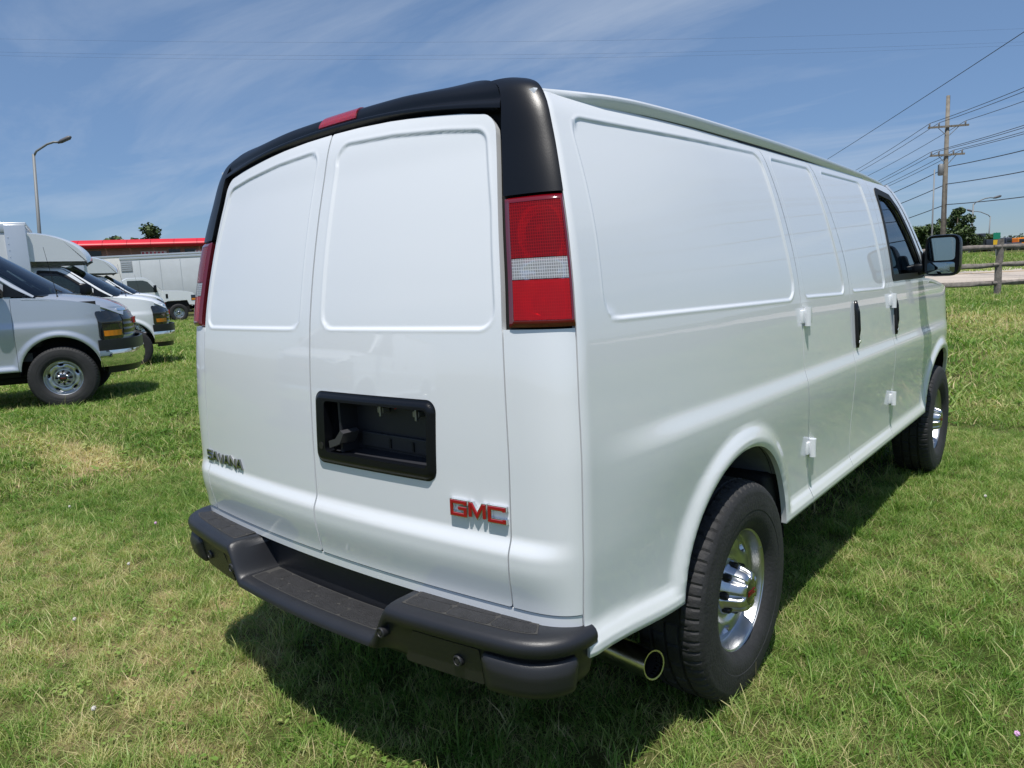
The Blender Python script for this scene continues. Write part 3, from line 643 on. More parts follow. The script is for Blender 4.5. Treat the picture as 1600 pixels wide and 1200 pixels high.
def bpt(s, off):
    x = np.interp(s, _dl, BP[:, 0]); y = np.interp(s, _dl, BP[:, 1]); nx = np.interp(s, _dl, BNX); ny = np.interp(s, _dl, BNY); return x + nx * off, y + ny * off
def btop(s):
    return .504 + .110 * sstep(.352, .432, np.abs(np.interp(s, _dl, BP[:, 0])))
def bsec(T):
    zb = .460; zr = max(T - .050, zb + .010)
    return [(.158, .604), (.152, max(T - .004, .5)), (.05, T), (.030, T - .001), (.015, T - .004), (.006, T - .010), (.001, T - .019), (0, T - .028), (.003, zr + .005), (.010, zr), (.019, zr - .004), (.024, zb + (zr - zb) * .5), (.032, zb + (zr - zb) * .2), (.046, zb), (.11, zb - .005)]
def face_off(z, T): 
    zr = T - .055; return .021 + .026 * np.clip((zr - z) / max(.01, 0.15), 0, 1.2)
def build_bumper(par):
    bp_ = empty('rear_bumper'); bp_.parent = par
    V = []; F = []; m_ = None
    for i, s in enumerate(_dl):
        sec = bsec(float(btop(s))); m_ = len(sec)
        for o, z in sec: 
            x, y = bpt(s, o); V.append((float(x), float(y), z))
    for i in range(len(_dl) - 1):
        for j in range(m_ - 1): F.append((i * m_ + j, (i + 1) * m_ + j, (i + 1) * m_ + j + 1, i * m_ + j + 1))
    F += [tuple(range(m_)), tuple((len(_dl) - 1) * m_ + j for j in range(m_))]
    shell = MB().add(V, F).build('bumper_shell', BUMPM, bp_, auto=1.1)
    def top(s, o): x, y = bpt(s, o); return x, y, btop(s) + 0 * o
    def S(x): return float(np.interp(x, BP[:, 0], _dl))
    rects = []
    for sg in (1, -1):
        cols = [(.462, .602), (.604, .743), (.745, .887)]
        for k, (a, b) in enumerate(cols):
            rects += [(sg * a, sg * b, .044, .0905), (sg * a, sg * (b - (.03 if k == 2 else 0)), .0925, .141)]
    for k in range(4): rects += [(-.335 + k * .168, -.335 + k * .168 + .166, .044, .0905), (-.335 + k * .168 + (.02 if k == 0 else -.06), -.335 + k * .168 + .166 - (.060 if k < 3 else 0), .0925, .140)]
    for a, b in ((.455, .892), (-.892, -.455), (-.342, .340)):
        sa, sb = sorted((S(a), S(b))); A, Z = grid(np.linspace(sa, sb, 26), np.linspace(.041, .144, 6)); panel('tread_base', A, Z, top, GROOVE, bp_, lambda s, o: .0008 * np.ones_like(s), None, fold=.002, flip=False)
    for a, b, o0, o1 in rects:
        sa, sb = sorted((S(a), S(b))); sa += .0007; sb -= .0007
        sdp = sd_poly([(sa, o0), (sb, o0), (sb, o1), (sa, o1)], .012)
        A, Z = grid(lines(sa - .004, sb + .004, .02, [sa, sb], .003, .016), lines(o0 - .003, o1 + .003, .01, [o0, o1], .003, .013)); panel('tread_pad', A, Z, top, PADM, bp_, lambda s, o: .0018 * np.ones_like(s), lambda s, o: -sdp(s, o), fold=.003)
    def face(s, z):
        o = face_off(z, .614); x, y = bpt(s, o); return x, y, z
    for sg in (1, -1):
        sa, sb = sorted((sg * S(.735), sg * (_dl[-1] - .06))); sdg = sd_poly([(sa, .444), (sb, .454), (sb, .556), ((sa + sb) / 2, .550), (sa, .556)], .020)
        A, Z = grid(lines(sa - .01, sb + .01, .012, [], .004), lines(.436, .562, .010, [.45, .548], .004)); panel('corner_guard', A, Z, face, GUARDM, bp_, lambda s, z: .006 + .022 * np.clip(-sdg(s, z) / .03, 0, 1)**.5, lambda s, z: -sdg(s, z), fold=.03)
        sa, sb = sorted((sg * S(.462), sg * S(.73))); sdg2 = sd_poly([(sa, .452), (sb, .452), (sb, .558), (sa + .05, .558)] if sg > 0 else [(sa, .452), (sb, .452), (sb - .05, .558), (sa, .558)], .008)
        A, Z = grid(lines(sa - .01, sb + .01, .014, [], .005), lines(.444, .566, .010, [], .005)); panel('lower_valance', A, Z, face, mat('valance_plastic', (.022, .022, .021), .4, bump=.3, bscale=420), bp_, None, lambda s, z: -sdg2(s, z), fold=.02, off=.005)
    for x, z, o in ((.66, .508, .020), (-.66, .508, .020), (.405, .530, .004), (-.405, .530, .002)):
        px_, py_ = bpt(S(x), o); r0 = .017; c = Vector((float(px_), float(py_), z)); L_ = .03
        b = MB(); b.lathe_x([(-.001, .0001), (-.001, .007), (.001, .0075), (.001, .010), (-.002, .011), (-.002, .0135), (.001, .016), (L_, .0165)], 0, 0, 0, 24); b.V = [(c.x + v[1], c.y + v[0] - .004, c.z + v[2]) for v in b.V]; b.build('parking_sensor', GUARDM, bp_, auto=.6)
    return bp_

# ------------------------------------------------------------------ wheels and underside
def tyre_mesh():
    prof = [(-.095,.215),(-.112,.235),(-.121,.275),(-.122,.315),(-.117,.345),(-.108,.366),(-.098,.374),(-.078,.381),(-.056,.383),(-.054,.373),(-.044,.373),(-.042,.384),(-.006,.385),(-.005,.374),(.005,.374),(.006,.385),(.042,.384),(.044,.373),(.054,.373),(.056,.383),(.078,.381),(.098,.374),(.108,.366),(.114,.352),(.1165,.346),(.1165,.342),(.1205,.325),(.122,.305),(.122,.285),(.1205,.283),(.121,.262),(.114,.238),(.100,.222),(.092,.213)]
    n = 320
    def mod(x, r, a):
        k = int(round(a / (2 * math.pi) * n)) % n
        if abs(x) > .070 and r > .362: return r - (.0055 if k % 5 < 1 else 0)
        if r > .379: return r - (.006 if (k + (2 if x > 0 else 6)) % 10 < 1 else 0)
        return r
    return MB().lathe_x(prof, 0, 0, 0, n, mod)
def build_wheel(par, x, y, s, rot=0.0):
    w = empty('wheel'); w.parent = par; w.location = (x, y, .372); w.rotation_euler = (0, 0, 0 if s > 0 else math.pi)
    if 'tyre' not in CACHE:
        t = tyre_mesh().build('tyre', RUBBER, None, auto=.5); CACHE['tyre'] = t.data; bpy.data.objects.remove(t)
        rp = spl([(.03,.058),(.070,.058),(.085,.040),(.105,.036),(.135,.050),(.165,.052),(.188,.036),(.197,.034),(.204,.058),(.209,.078),(.215,.092),(.221,.098),(.2235,.094)])
        th = np.linspace(0, 2 * math.pi, 181); rr_ = np.concatenate([np.linspace(.03, .10, 12), np.linspace(.105, .19, 26), np.linspace(.193, .2235, 16)]); T_, B_ = grid(th, rr_)
        def hol(t, r):
            d = np.full(t.shape, 9.)
            for k in range(5):
                a0 = math.pi / 2 + k * 2 * math.pi / 5; u = r * np.cos(t - a0) - .164; v = r * np.sin(t - a0); d = np.minimum(d, (np.sqrt((u / .019)**2 + (v / .031)**2) - 1) * .02)
            return d
        def dsp(t, r):
            h = hol(t, r); return -.006 * np.exp(-np.maximum(h, 0) / .008)
        o = panel('rim', T_, B_, lambda t, r: (rp(r), r * np.cos(t), r * np.sin(t)), STEEL, None, dsp, hol, fold=.018, flip=True); CACHE['rim'] = o.data; bpy.data.objects.remove(o)
        b = MB(); b.lathe_x([(-.09, .20), (-.02, .20), (.02, .195), (.03, .198)], 0, 0, 0, 48); b.lathe_x([(-.06, .0), (-.06, .20)], 0, 0, 0, 32); o = b.build('barrel', mat('wheel_dark', (.012, .012, .012), .6), None, smooth=True); CACHE['barrel'] = o.data; bpy.data.objects.remove(o)
        n = 160; secs = [(.036, .098, 0), (.050, .097, .1), (.056, .092, .6), (.062, .086, 1), (.105, .074, 1), (.118, .068, .9), (.126, .060, .55), (.128, .046, .15), (.128, .044, 0)]; V = []; F = []
        for (xx, r0, kk) in secs:
            for k in range(n):
                a = 2 * math.pi * k / n; c = max(0, math.cos(8 * a)); V.append((xx, (r0 - .020 * kk * c**.7) * math.cos(a), (r0 - .020 * kk * c**.7) * math.sin(a)))
        for i in range(len(secs) - 1):
            for k in range(n): F.append((i * n + k, i * n + (k + 1) % n, (i + 1) * n + (k + 1) % n, (i + 1) * n + k))
        o = MB().add(V, F).build('hub_cap', STEEL, None, smooth=True); CACHE['cap'] = o.data; bpy.data.objects.remove(o)
        b = MB(); b.lathe_x([(.129, .0001), (.1285, .040), (.126, .045)], 0, 0, 0, 40); o = b.build('cap_disc', mat('cap_dark', (.012, .012, .012), .2, coat=1), None, smooth=True); CACHE['disc'] = o.data; bpy.data.objects.remove(o)
        b = MB(); b.lathe_x([(.045, .013), (.074, .013), (.080, .009), (.081, .0001)], 0, 0, 0, 12); o = b.build('lug_nut', mat('lug_black', (.015, .015, .015), .35, .3), None, auto=.6); CACHE['lug'] = o.data; bpy.data.objects.remove(o)
    for nm in ('tyre', 'rim', 'barrel'):
        o = link(nm, CACHE[nm], None, w)
        if nm == 'rim': o.rotation_euler = (rot, 0, 0)
    cap = link('hub_cap', CACHE['cap'], None, w); link('cap_disc', CACHE['disc'], None, cap)
    for k in range(8):
        a = 2 * math.pi * k / 8; o = link('lug_nut', CACHE['lug'], None, w); o.location = (0, .082 * math.cos(a), .082 * math.sin(a))
    if 'capt' not in CACHE:
        os_ = stroke_text('GMC', .056, .018, lambda u, v, d: (.129 + d, -.028 + u, -.009 + v), .002, mat('cap_red', (.14, .008, .008), .4), None, 'cap_letter', pen=.22); CACHE['capt'] = [o.data for o in os_]
        for o in os_: bpy.data.objects.remove(o)
    for me in CACHE['capt']: link('cap_letter', me, None, cap, smooth=False)
    return w
CACHE = {}; ANT = []
def build_under(par, y_end=5.35):
    b = MB(); b.box(-.69, .69, .47, 5.42, .40, .60); b.box(-.93, .93, 1.95, 4.33, .50, .60); b.box(-.93, .93, .52, .88, .54, .62); b.box(-.90, .90, .50, 3.4, .60, .62); b.box(-.55, .55, 1.8, 4.6, .30, .40, .04); b.build('underbody', LINER, par)
    for s in (-1, 1):
        for yc in WY:
            V = []; F = []; n = 22
            for k in range(n + 1):
                a = math.pi * k / n; yy = yc + .445 * math.cos(a); zz = .455 + .445 * math.sin(a) if 0 < k < n else .42
                for x in (.95, .80, .62): V.append((s * x, yy, zz))
            for k in range(n):
                for j in (0, 1): F.append((k * 3 + j, k * 3 + j + 1, k * 3 + j + 4, k * 3 + j + 3))
            k0, k1 = 2 * 4, 2 * 15
            for nm_, F_, mt_ in (('wheel_house', F[k0:k1], INNERW if yc < 2 else LINER), ('wheel_liner', F[:k0], LINER), ('wheel_liner', F[k1:], LINER)):
                us_ = sorted({i for f in F_ for i in f}); ix = {q: i for i, q in enumerate(us_)}
                MB().add([V[q] for q in us_], [tuple(ix[i] for i in f) for f in F_]).build(nm_, mt_, par, smooth=True)
            b = MB(); b.box(min(s * .60, s * .63), max(s * .60, s * .63), yc - .46, yc + .46, .42, .92); b.build('wheel_house_wall', LINER, par)
            if yc < 2:
                b = MB(); b.box(min(s * .66, s * .93), max(s * .66, s * .93), yc + .30, yc + .436, .42, .70, .02); b.build('splash_shield', LINER, par, auto=.8)
    b = MB(); b.tube([(-.78, 1.42, .372), (.78, 1.42, .372)], .05, 14); b.tube([(-.16, 1.42, .372), (-.08, 1.42, .372), (.08, 1.42, .372), (.16, 1.42, .372)], [.06, .15, .15, .06], 18); b.build('axle', LINER, par, auto=.7)
    b = MB(); b.tube([(-.78, 4.85, .36), (.78, 4.85, .36)], .045, 12); b.build('axle', LINER, par, auto=.7)
    for s in (-1, 1):
        b = MB(); b.box(s * .55 - .04, s * .55 + .04, .75, 2.15, .33, .37); b.build('leaf_spring', LINER, par)
    for s, x in ((1, .30), (-1, -.30)): pass
    V = []; F = []
    # side liners (dark) so that door gaps read as gaps
    for mir in (False, True):
        ys = np.linspace(.56, 3.46, 60); zs = np.linspace(.56, 1.93, 36); A, Z = grid(ys, zs); panel('inner_shell', A, Z, side, LINER, par, None, lambda y, z: d_arch(y, z, WY[0], .44), fold=0, off=-.03, mirror=mir)
        ys = np.linspace(3.42, 5.3, 50); zs = np.linspace(.56, 1.30, 24); A, Z = grid(ys, zs); panel('inner_shell', A, Z, side, LINER, par, None, lambda y, z: d_arch(y, z, WY[1], .44), fold=0, off=-.035, mirror=mir)
    b = MB(); b.prism([(-.90, .55), (.90, .55), (.90, 1.36), (.76, 1.92), (-.76, 1.92), (-.90, 1.36)], lambda u, v, d: (u, 3.30 + d, v), 0, .03); b.build('bulkhead', mat('bulkhead_grey', (.12, .12, .12), .8), par)
def build_exhaust(par):
    b = MB(); b.tube([(.30, 1.75, .40), (.34, 1.15, .36), (.42, 1.05, .29), (.55, 1.018, .250), (.66, .992, .262)], .030, 16); b.build('exhaust_pipe', mat('pipe_grey', (.16, .15, .14), .45, .8, var=.3, vscale=15), par, smooth=True)
    a = Vector((.56, 1.016, .250)); e = Vector((.885, .938, .288)); d = e - a; t = d.normalized()
    b = MB(); b.tube([a, a + d * .12, e - t * .003, e], [.030, .046, .046, .0455], 32, cap=False); b.tube([e, e - t * .0008, e - t * .03], [.0455, .0405, .0400], 32, cap=False); xt = b.build('exhaust_tip', EXH, par, auto=.8)
    b = MB(); b.tube([e - t * .012, e - t * .16], [.0402, .0402], 24, cap=False); b.tube([e - t * .14, e - t * .15], .0405, 24); b.build('exhaust_bore', mat('soot', (.010, .009, .008), .9), xt, smooth=True)

def build_van(label, paintm, full=True, loc=(0, 0, 0), rz=0, cat='van', group=None, name='cargo_van'):
    root = empty(name, (0, 0, 0), 0, label, cat, group)
    build_side(root, paintm); build_left(root, paintm); build_rear(root, paintm); build_roof(root, paintm); build_bumper(root)
    fill_front(root, paintm); build_mirrors(root); build_under(root); build_exhaust(root)
    for x, s in ((.869, 1), (-.869, -1)):
        build_wheel(root, x, WY[0], s, 0.45); build_wheel(root, x, WY[1], s, .1)
    return root
# ================================================================== terrain
FN = np.array([-.651, .759]); RN = np.array([.759, .651]); C0 = np.array([CAM.x, CAM.y])
_rs = np.array([0, 4, 8, 19, 26, 33, 50, 70, 120, 400, 3000]); _rz = np.array([0, .02, .14, .49, .47, .45, .93, 2.30, 2.35, 2.6, 2.6])
def ground_h(x, y):
    x = np.asarray(x, float); y = np.asarray(y, float); d = np.hypot(x, (y - 2.7) * .9); h1 = .20 * sstep(3.2, 8.5, d) + .19 * sstep(11.5, 30, d)
    s = (x - C0[0]) * FN[0] + (y - C0[1]) * FN[1]; l = (x - C0[0]) * RN[0] + (y - C0[1]) * RN[1]
    w = sstep(1.5, 11, l) * sstep(5, 14, s); n = .02 * np.sin(x * .9 + 1.3) * np.sin(y * .7) * sstep(2, 6, d)
    return h1 * (1 - w) + np.interp(s, _rs, _rz) * w + n
def P_(s, l): return C0 + FN * s + RN * l

def lawn_material(name, blades):
    m = bpy.data.materials.new(name); m.use_nodes = True; N, L = nt(m)
    for n in list(N): N.remove(n)
    o = N.new('ShaderNodeOutputMaterial'); geo = N.new('ShaderNodeNewGeometry')
    a = N.new('ShaderNodeTexNoise'); a.inputs['Scale'].default_value = .75; a.inputs['Detail'].default_value = 5; a.inputs['Roughness'].default_value = .6; L.new(geo.outputs['Position'], a.inputs['Vector'])
    b = N.new('ShaderNodeTexNoise'); b.inputs['Scale'].default_value = 6.5; b.inputs['Detail'].default_value = 4; L.new(geo.outputs['Position'], b.inputs['Vector'])
    mixn = N.new('ShaderNodeMath'); mixn.operation = 'MULTIPLY_ADD'; mixn.inputs[1].default_value = .45; L.new(b.outputs['Fac'], mixn.inputs[0]); 
    sc = N.new('ShaderNodeMath'); sc.operation = 'MULTIPLY'; sc.inputs[1].default_value = .55; L.new(a.outputs['Fac'], sc.inputs[0]); L.new(sc.outputs[0], mixn.inputs[2])
    # bare dry patch in the lawn and the browner strip towards the fence
    def blob(cx, cy, rx, ry, amt):
        sp_ = N.new('ShaderNodeMapping'); sp_.inputs['Location'].default_value = (-cx / rx, -cy / ry, 0); sp_.inputs['Scale'].default_value = (1 / rx, 1 / ry, 0); L.new(geo.outputs['Position'], sp_.inputs['Vector'])
        ln = N.new('ShaderNodeVectorMath'); ln.operation = 'LENGTH'; L.new(sp_.outputs[0], ln.inputs[0]); mr = N.new('ShaderNodeMapRange'); mr.inputs[1].default_value = 1.15; mr.inputs[2].default_value = .35; mr.inputs[3].default_value = 0; mr.inputs[4].default_value = amt; L.new(ln.outputs['Value'], mr.inputs[0]); return mr.outputs[0]
    acc = mixn.outputs[0]
    for bl in ((-5.1, 1.42, .95, .42, .26), (-6.4, 1.25, .9, .35, .14), (-1.7, .15, 1.9, .8, .09), (2.2, 1.7, .5, .6, .07), (1.0, 15.5, 4.5, 2.4, .11), (-.2, -.1, 1.4, .5, .05)):
        ad = N.new('ShaderNodeMath'); ad.operation = 'ADD'; L.new(acc, ad.inputs[0]); L.new(blob(*bl), ad.inputs[1]); acc = ad.outputs[0]
    if blades:
        oi = N.new('ShaderNodeObjectInfo'); mm_ = N.new('ShaderNodeMath'); mm_.operation = 'MULTIPLY_ADD'; mm_.inputs[1].default_value = .22; mm_.inputs[2].default_value = -.11; L.new(oi.outputs['Random'], mm_.inputs[0])
        at_ = N.new('ShaderNodeAttribute'); at_.attribute_name = 'tone'; ma = N.new('ShaderNodeMath'); ma.operation = 'MULTIPLY_ADD'; ma.inputs[1].default_value = .34; ma.inputs[2].default_value = -.17; L.new(at_.outputs['Fac'], ma.inputs[0])
        for e in (mm_, ma):
            ad = N.new('ShaderNodeMath'); ad.operation = 'ADD'; L.new(acc, ad.inputs[0]); L.new(e.outputs[0], ad.inputs[1]); acc = ad.outputs[0]
    r = N.new('ShaderNodeValToRGB'); el = r.color_ramp.elements
    stops = [(.26, (.082, .185, .022)), (.42, (.180, .315, .055)), (.54, (.310, .415, .112)), (.66, (.52, .50, .225)), (.80, (.70, .57, .33))]
    if not blades: stops = [(.28, (.036, .050, .011)), (.44, (.060, .078, .020)), (.58, (.105, .100, .038)), (.70, (.28, .215, .115)), (.82, (.36, .27, .155))]
    el[0].position, el[0].color = stops[0][0], (*stops[0][1], 1); el[1].position, el[1].color = stops[-1][0], (*stops[-1][1], 1)
    for p, c in stops[1:-1]: e = el.new(p); e.color = (*c, 1)
    L.new(acc, r.inputs[0])
    if blades:
        d = N.new('ShaderNodeBsdfPrincipled'); d.inputs['Roughness'].default_value = .48; d.inputs['Specular IOR Level'].default_value = .35; L.new(r.outputs[0], d.inputs['Base Color'])
        t = N.new('ShaderNodeBsdfTranslucent'); mx_ = N.new('ShaderNodeMixRGB'); mx_.blend_type = 'MULTIPLY'; mx_.inputs[0].default_value = 1; mx_.inputs[2].default_value = (1.0, 1.15, .55, 1); L.new(r.outputs[0], mx_.inputs[1]); L.new(mx_.outputs[0], t.inputs['Color'])
        ms = N.new('ShaderNodeMixShader'); ms.inputs[0].default_value = .40; L.new(d.outputs[0], ms.inputs[1]); L.new(t.outputs[0], ms.inputs[2]); L.new(ms.outputs[0], o.inputs[0])
    else:
        d = N.new('ShaderNodeBsdfPrincipled'); d.inputs['Roughness'].default_value = .95; d.inputs['Specular IOR Level'].default_value = .1; L.new(r.outputs[0], d.inputs['Base Color']); L.new(d.outputs[0], o.inputs[0])
        bn = N.new('ShaderNodeTexNoise'); bn.inputs['Scale'].default_value = 30; bn.inputs['Detail'].default_value = 6; L.new(geo.outputs['Position'], bn.inputs['Vector']); bu = N.new('ShaderNodeBump'); bu.inputs['Strength'].default_value = .8; bu.inputs['Distance'].default_value = .05; L.new(bn.outputs['Fac'], bu.inputs['Height']); L.new(bu.outputs[0], d.inputs['Normal'])
    return m
LAWN = lawn_material('lawn_soil', False); BLADE = lawn_material('grass_blades', True)
g = np.concatenate([-np.geomspace(3000, 30, 24), np.linspace(-29, 29, 100), np.geomspace(30, 3000, 24)])
gx = np.concatenate([-np.geomspace(3000, 40, 22), np.linspace(-39, 30, 120), np.geomspace(31, 3000, 22)]); gy = np.concatenate([-np.geomspace(3000, 12, 18), np.linspace(-11, 90, 150), np.geomspace(92, 3000, 20)])
X_, Y_ = np.meshgrid(gx, gy); Z_ = ground_h(X_, Y_); I = np.arange(X_.size).reshape(X_.shape)
lawn = link('ground', mesh_np('ground', np.stack([X_, Y_, Z_], -1).reshape(-1, 3), np.stack([I[:-1, :-1], I[:-1, 1:], I[1:, 1:], I[1:, :-1]], -1).reshape(-1, 4)), LAWN); tag(lawn, kind='structure')

# concrete road beyond the fence, with a yellow line
def strip(name, s0, s1, l0, l1, lift, mt_, ns=14, nl=60):
    S_, L_ = np.meshgrid(np.linspace(s0, s1, ns), np.linspace(l0, l1, nl)); x = C0[0] + FN[0] * S_ + RN[0] * L_; y = C0[1] + FN[1] * S_ + RN[1] * L_; z = ground_h(x, y) + lift
    I = np.arange(S_.size).reshape(S_.shape); F = np.stack([I[:-1, :-1], I[1:, :-1], I[1:, 1:], I[:-1, 1:]], -1).reshape(-1, 4)[:, ::-1]
    return tag(link(name, mesh_np(name, np.stack([x, y, z], -1).reshape(-1, 3), F), mt_), kind='structure')
CONC = mat('road_concrete', (.43, .37, .31), .9, bump=.3, bscale=20, var=.12, vscale=.6)
strip('road', 33.5, 48.5, 9, 160, .05, CONC)
strip('road_marking', 41.6, 41.85, 9, 160, .062, mat('road_yellow', (.50, .30, .05), .8), 3)

# ================================================================== grass: tufts scattered over the lawn (nobody could count them)
def tuft(n, rad, h, wid, seed, lean=.55, broad=0, stalks=0):
    rg = np.random.default_rng(seed); V = []; F = []; T = []
    def blade(px, py, hh, w, az, ln, tone, segs=2):
        ca, sa = math.cos(az), math.sin(az); b = len(V); tw = az + rg.uniform(-1.2, 1.2) + math.pi / 2
        wx, wy = math.cos(tw) * w / 2, math.sin(tw) * w / 2
        for k in range(segs):
            t = k / segs; r_ = ln * hh * t**1.7; z = hh * (t - .22 * ln * t * t); q = 1 - .35 * t
            V.append((px + ca * r_ - wx * q, py + sa * r_ - wy * q, z - .006)); V.append((px + ca * r_ + wx * q, py + sa * r_ + wy * q, z - .006)); T.extend([tone, tone])
        V.append((px + ca * ln * hh, py + sa * ln * hh, hh * (1 - .22 * ln))); T.append(tone)
        for k in range(segs - 1): F.append((b + 2 * k, b + 2 * k + 1, b + 2 * k + 3, b + 2 * k + 2))
        F.append((b + 2 * segs - 2, b + 2 * segs - 1, b + 2 * segs))
    for i in range(n):
        r = rad * math.sqrt(rg.random()); a = rg.uniform(0, 6.283); dry = rg.random() < .16
        blade(r * math.cos(a), r * math.sin(a), h * rg.uniform(.45, 1.25), wid * rg.uniform(.6, 1.3), rg.uniform(0, 6.283), lean * rg.uniform(.3, 1.9), (rg.uniform(.75, 1.3) if dry else rg.uniform(.1, .7)))
    for i in range(broad):
        r = rad * math.sqrt(rg.random()) * .8; a = rg.uniform(0, 6.283); az = rg.uniform(0, 6.283); s_ = wid * rg.uniform(2.2, 4.0); c = (r * math.cos(a), r * math.sin(a), h * rg.uniform(.25, .6)); b = len(V); tl = rg.uniform(-.35, .35)
        for k in range(6):
            t = k / 6 * 6.283; u = math.cos(t) * s_; v = math.sin(t) * s_ * .62; V.append((c[0] + u * math.cos(az) - v * math.sin(az), c[1] + u * math.sin(az) + v * math.cos(az), c[2] + u * tl + abs(v) * .3)); T.append(rg.uniform(.0, .35))
        F.append(tuple(b + k for k in range(6)))
    for i in range(stalks):
        a = rg.uniform(0, 6.283); blade(rg.uniform(-rad, rad) * .6, rg.uniform(-rad, rad) * .6, h * rg.uniform(1.7, 2.6), wid * .6, a, .35, rg.uniform(.7, 1.2))
    me = bpy.data.meshes.new('tuft'); me.from_pydata(V, [], F); me.update(); at_ = me.attributes.new('tone', 'FLOAT', 'POINT'); at_.data.foreach_set('value', np.array(T, np.float32)); me.materials.append(BLADE)
    return me
def scatter(name, quads, dens, tufts, smin, smax, label, seed):
    """one object of kind stuff: points on this lawn patch, each carrying a tuft"""
    cl = bpy.data.collections.new(name + '_tufts')
    for me in tufts: o = bpy.data.objects.new('tuft', me); cl.objects.link(o)
    V = []; F = []
    for (x0, x1, y0, y1, st) in quads:
        xs = np.arange(x0, x1 + 1e-6, st); ys = np.arange(y0, y1 + 1e-6, st); A, B = np.meshgrid(xs, ys); b = len(V); V += list(zip(A.ravel(), B.ravel(), ground_h(A, B).ravel())); w = len(xs)
        for j in range(len(ys) - 1):
            for i in range(w - 1): F.append((b + j * w + i, b + j * w + i + 1, b + (j + 1) * w + i + 1, b + (j + 1) * w + i))
    me = bpy.data.meshes.new(name); me.from_pydata(V, [], F); me.update(); me.materials.append(BLADE); o = bpy.data.objects.new(name, me); COL.objects.link(o); tag(o, label, 'grass', kind='stuff')
    ng = bpy.data.node_groups.new(name, 'GeometryNodeTree'); ng.interface.new_socket('Geometry', in_out='INPUT', socket_type='NodeSocketGeometry'); ng.interface.new_socket('Geometry', in_out='OUTPUT', socket_type='NodeSocketGeometry')
    N = ng.nodes; L = ng.links; gi = N.new('NodeGroupInput'); go = N.new('NodeGroupOutput'); dp = N.new('GeometryNodeDistributePointsOnFaces'); dp.inputs['Density'].default_value = dens; dp.inputs['Seed'].default_value = seed
    ci = N.new('GeometryNodeCollectionInfo'); ci.inputs['Collection'].default_value = cl; ci.inputs['Separate Children'].default_value = True; ci.inputs['Reset Children'].default_value = True
    ip = N.new('GeometryNodeInstanceOnPoints'); ip.inputs['Pick Instance'].default_value = True
    rv = N.new('FunctionNodeRandomValue'); rv.data_type = 'FLOAT_VECTOR'; rv.inputs[0].default_value = (-.12, -.12, 0); rv.inputs[1].default_value = (.12, .12, 6.283)
    rs = N.new('FunctionNodeRandomValue'); rs.data_type = 'FLOAT'; rs.inputs[2].default_value = smin; rs.inputs[3].default_value = smax
    L.new(gi.outputs[0], dp.inputs['Mesh']); L.new(dp.outputs['Points'], ip.inputs['Points']); L.new(ci.outputs[0], ip.inputs['Instance']); L.new(rv.outputs[0], ip.inputs['Rotation']); L.new(rs.outputs[1], ip.inputs['Scale'])
    L.new(ip.outputs[0], go.inputs[0]); md = o.modifiers.new('scatter', 'NODES'); md.node_group = ng
    return o
near = [tuft(46, .070, .048, .0031, 1, .9), tuft(44, .065, .042, .0029, 2, 1.0), tuft(46, .075, .060, .0031, 3, 1.0), tuft(42, .065, .038, .0029, 4, 1.2), tuft(34, .065, .046, .0031, 5, .9, broad=5), tuft(40, .070, .05, .0030, 6, .8, stalks=1), tuft(40, .07, .044, .0030, 8, 1.1), tuft(16, .05, .095, .0046, 7, .7)]
mid = [tuft(46, .15, .062, .0062, 11, .9), tuft(40, .15, .052, .006, 12, 1.1), tuft(44, .16, .074, .006, 13, .9), tuft(34, .15, .058, .0065, 14, .7, broad=8), tuft(36, .15, .06, .006, 15, .7, stalks=2)]
far = [tuft(60, .42, .085, .016, 21, .9), tuft(54, .42, .07, .016, 22, 1.0), tuft(50, .42, .10, .015, 23, .7, stalks=3)]
scatter('lawn_grass', [(-4.2, 3.8, -1.4, 3.4, .25), (.7, 4.4, 3.4, 6.6, .25)], 470, near, .55, 1.1, 'short mown green grass round the white van in front', 3)
scatter('lawn_grass', [(-11, -4.2, -3, 7, .4), (-4.2, .7, 3.4, 7, .4), (.7, 7.5, 6.6, 13, .4), (4.4, 7.5, 0, 6.6, .4)], 85, mid, .8, 1.3, 'longer patchy grass between the white van and the parked silver van', 4)
scatter('lawn_grass', [(-36, -11, -3, 22, 1.0), (-11, 12, 13, 34, 1.0), (-11, 1.0, 7, 13, 1.0), (7.5, 12, 2, 13, 1.0)], 11, far, .8, 1.4, 'far lawn grass among the trucks and along the rail fence', 5)
P0 = P_(52, 14); 
scatter('bank_grass', [(-25, 12, 52, 78, 2.0)], 1.6, far, 1.6, 3.2, 'tall rough grass on the bank beyond the concrete road', 6)

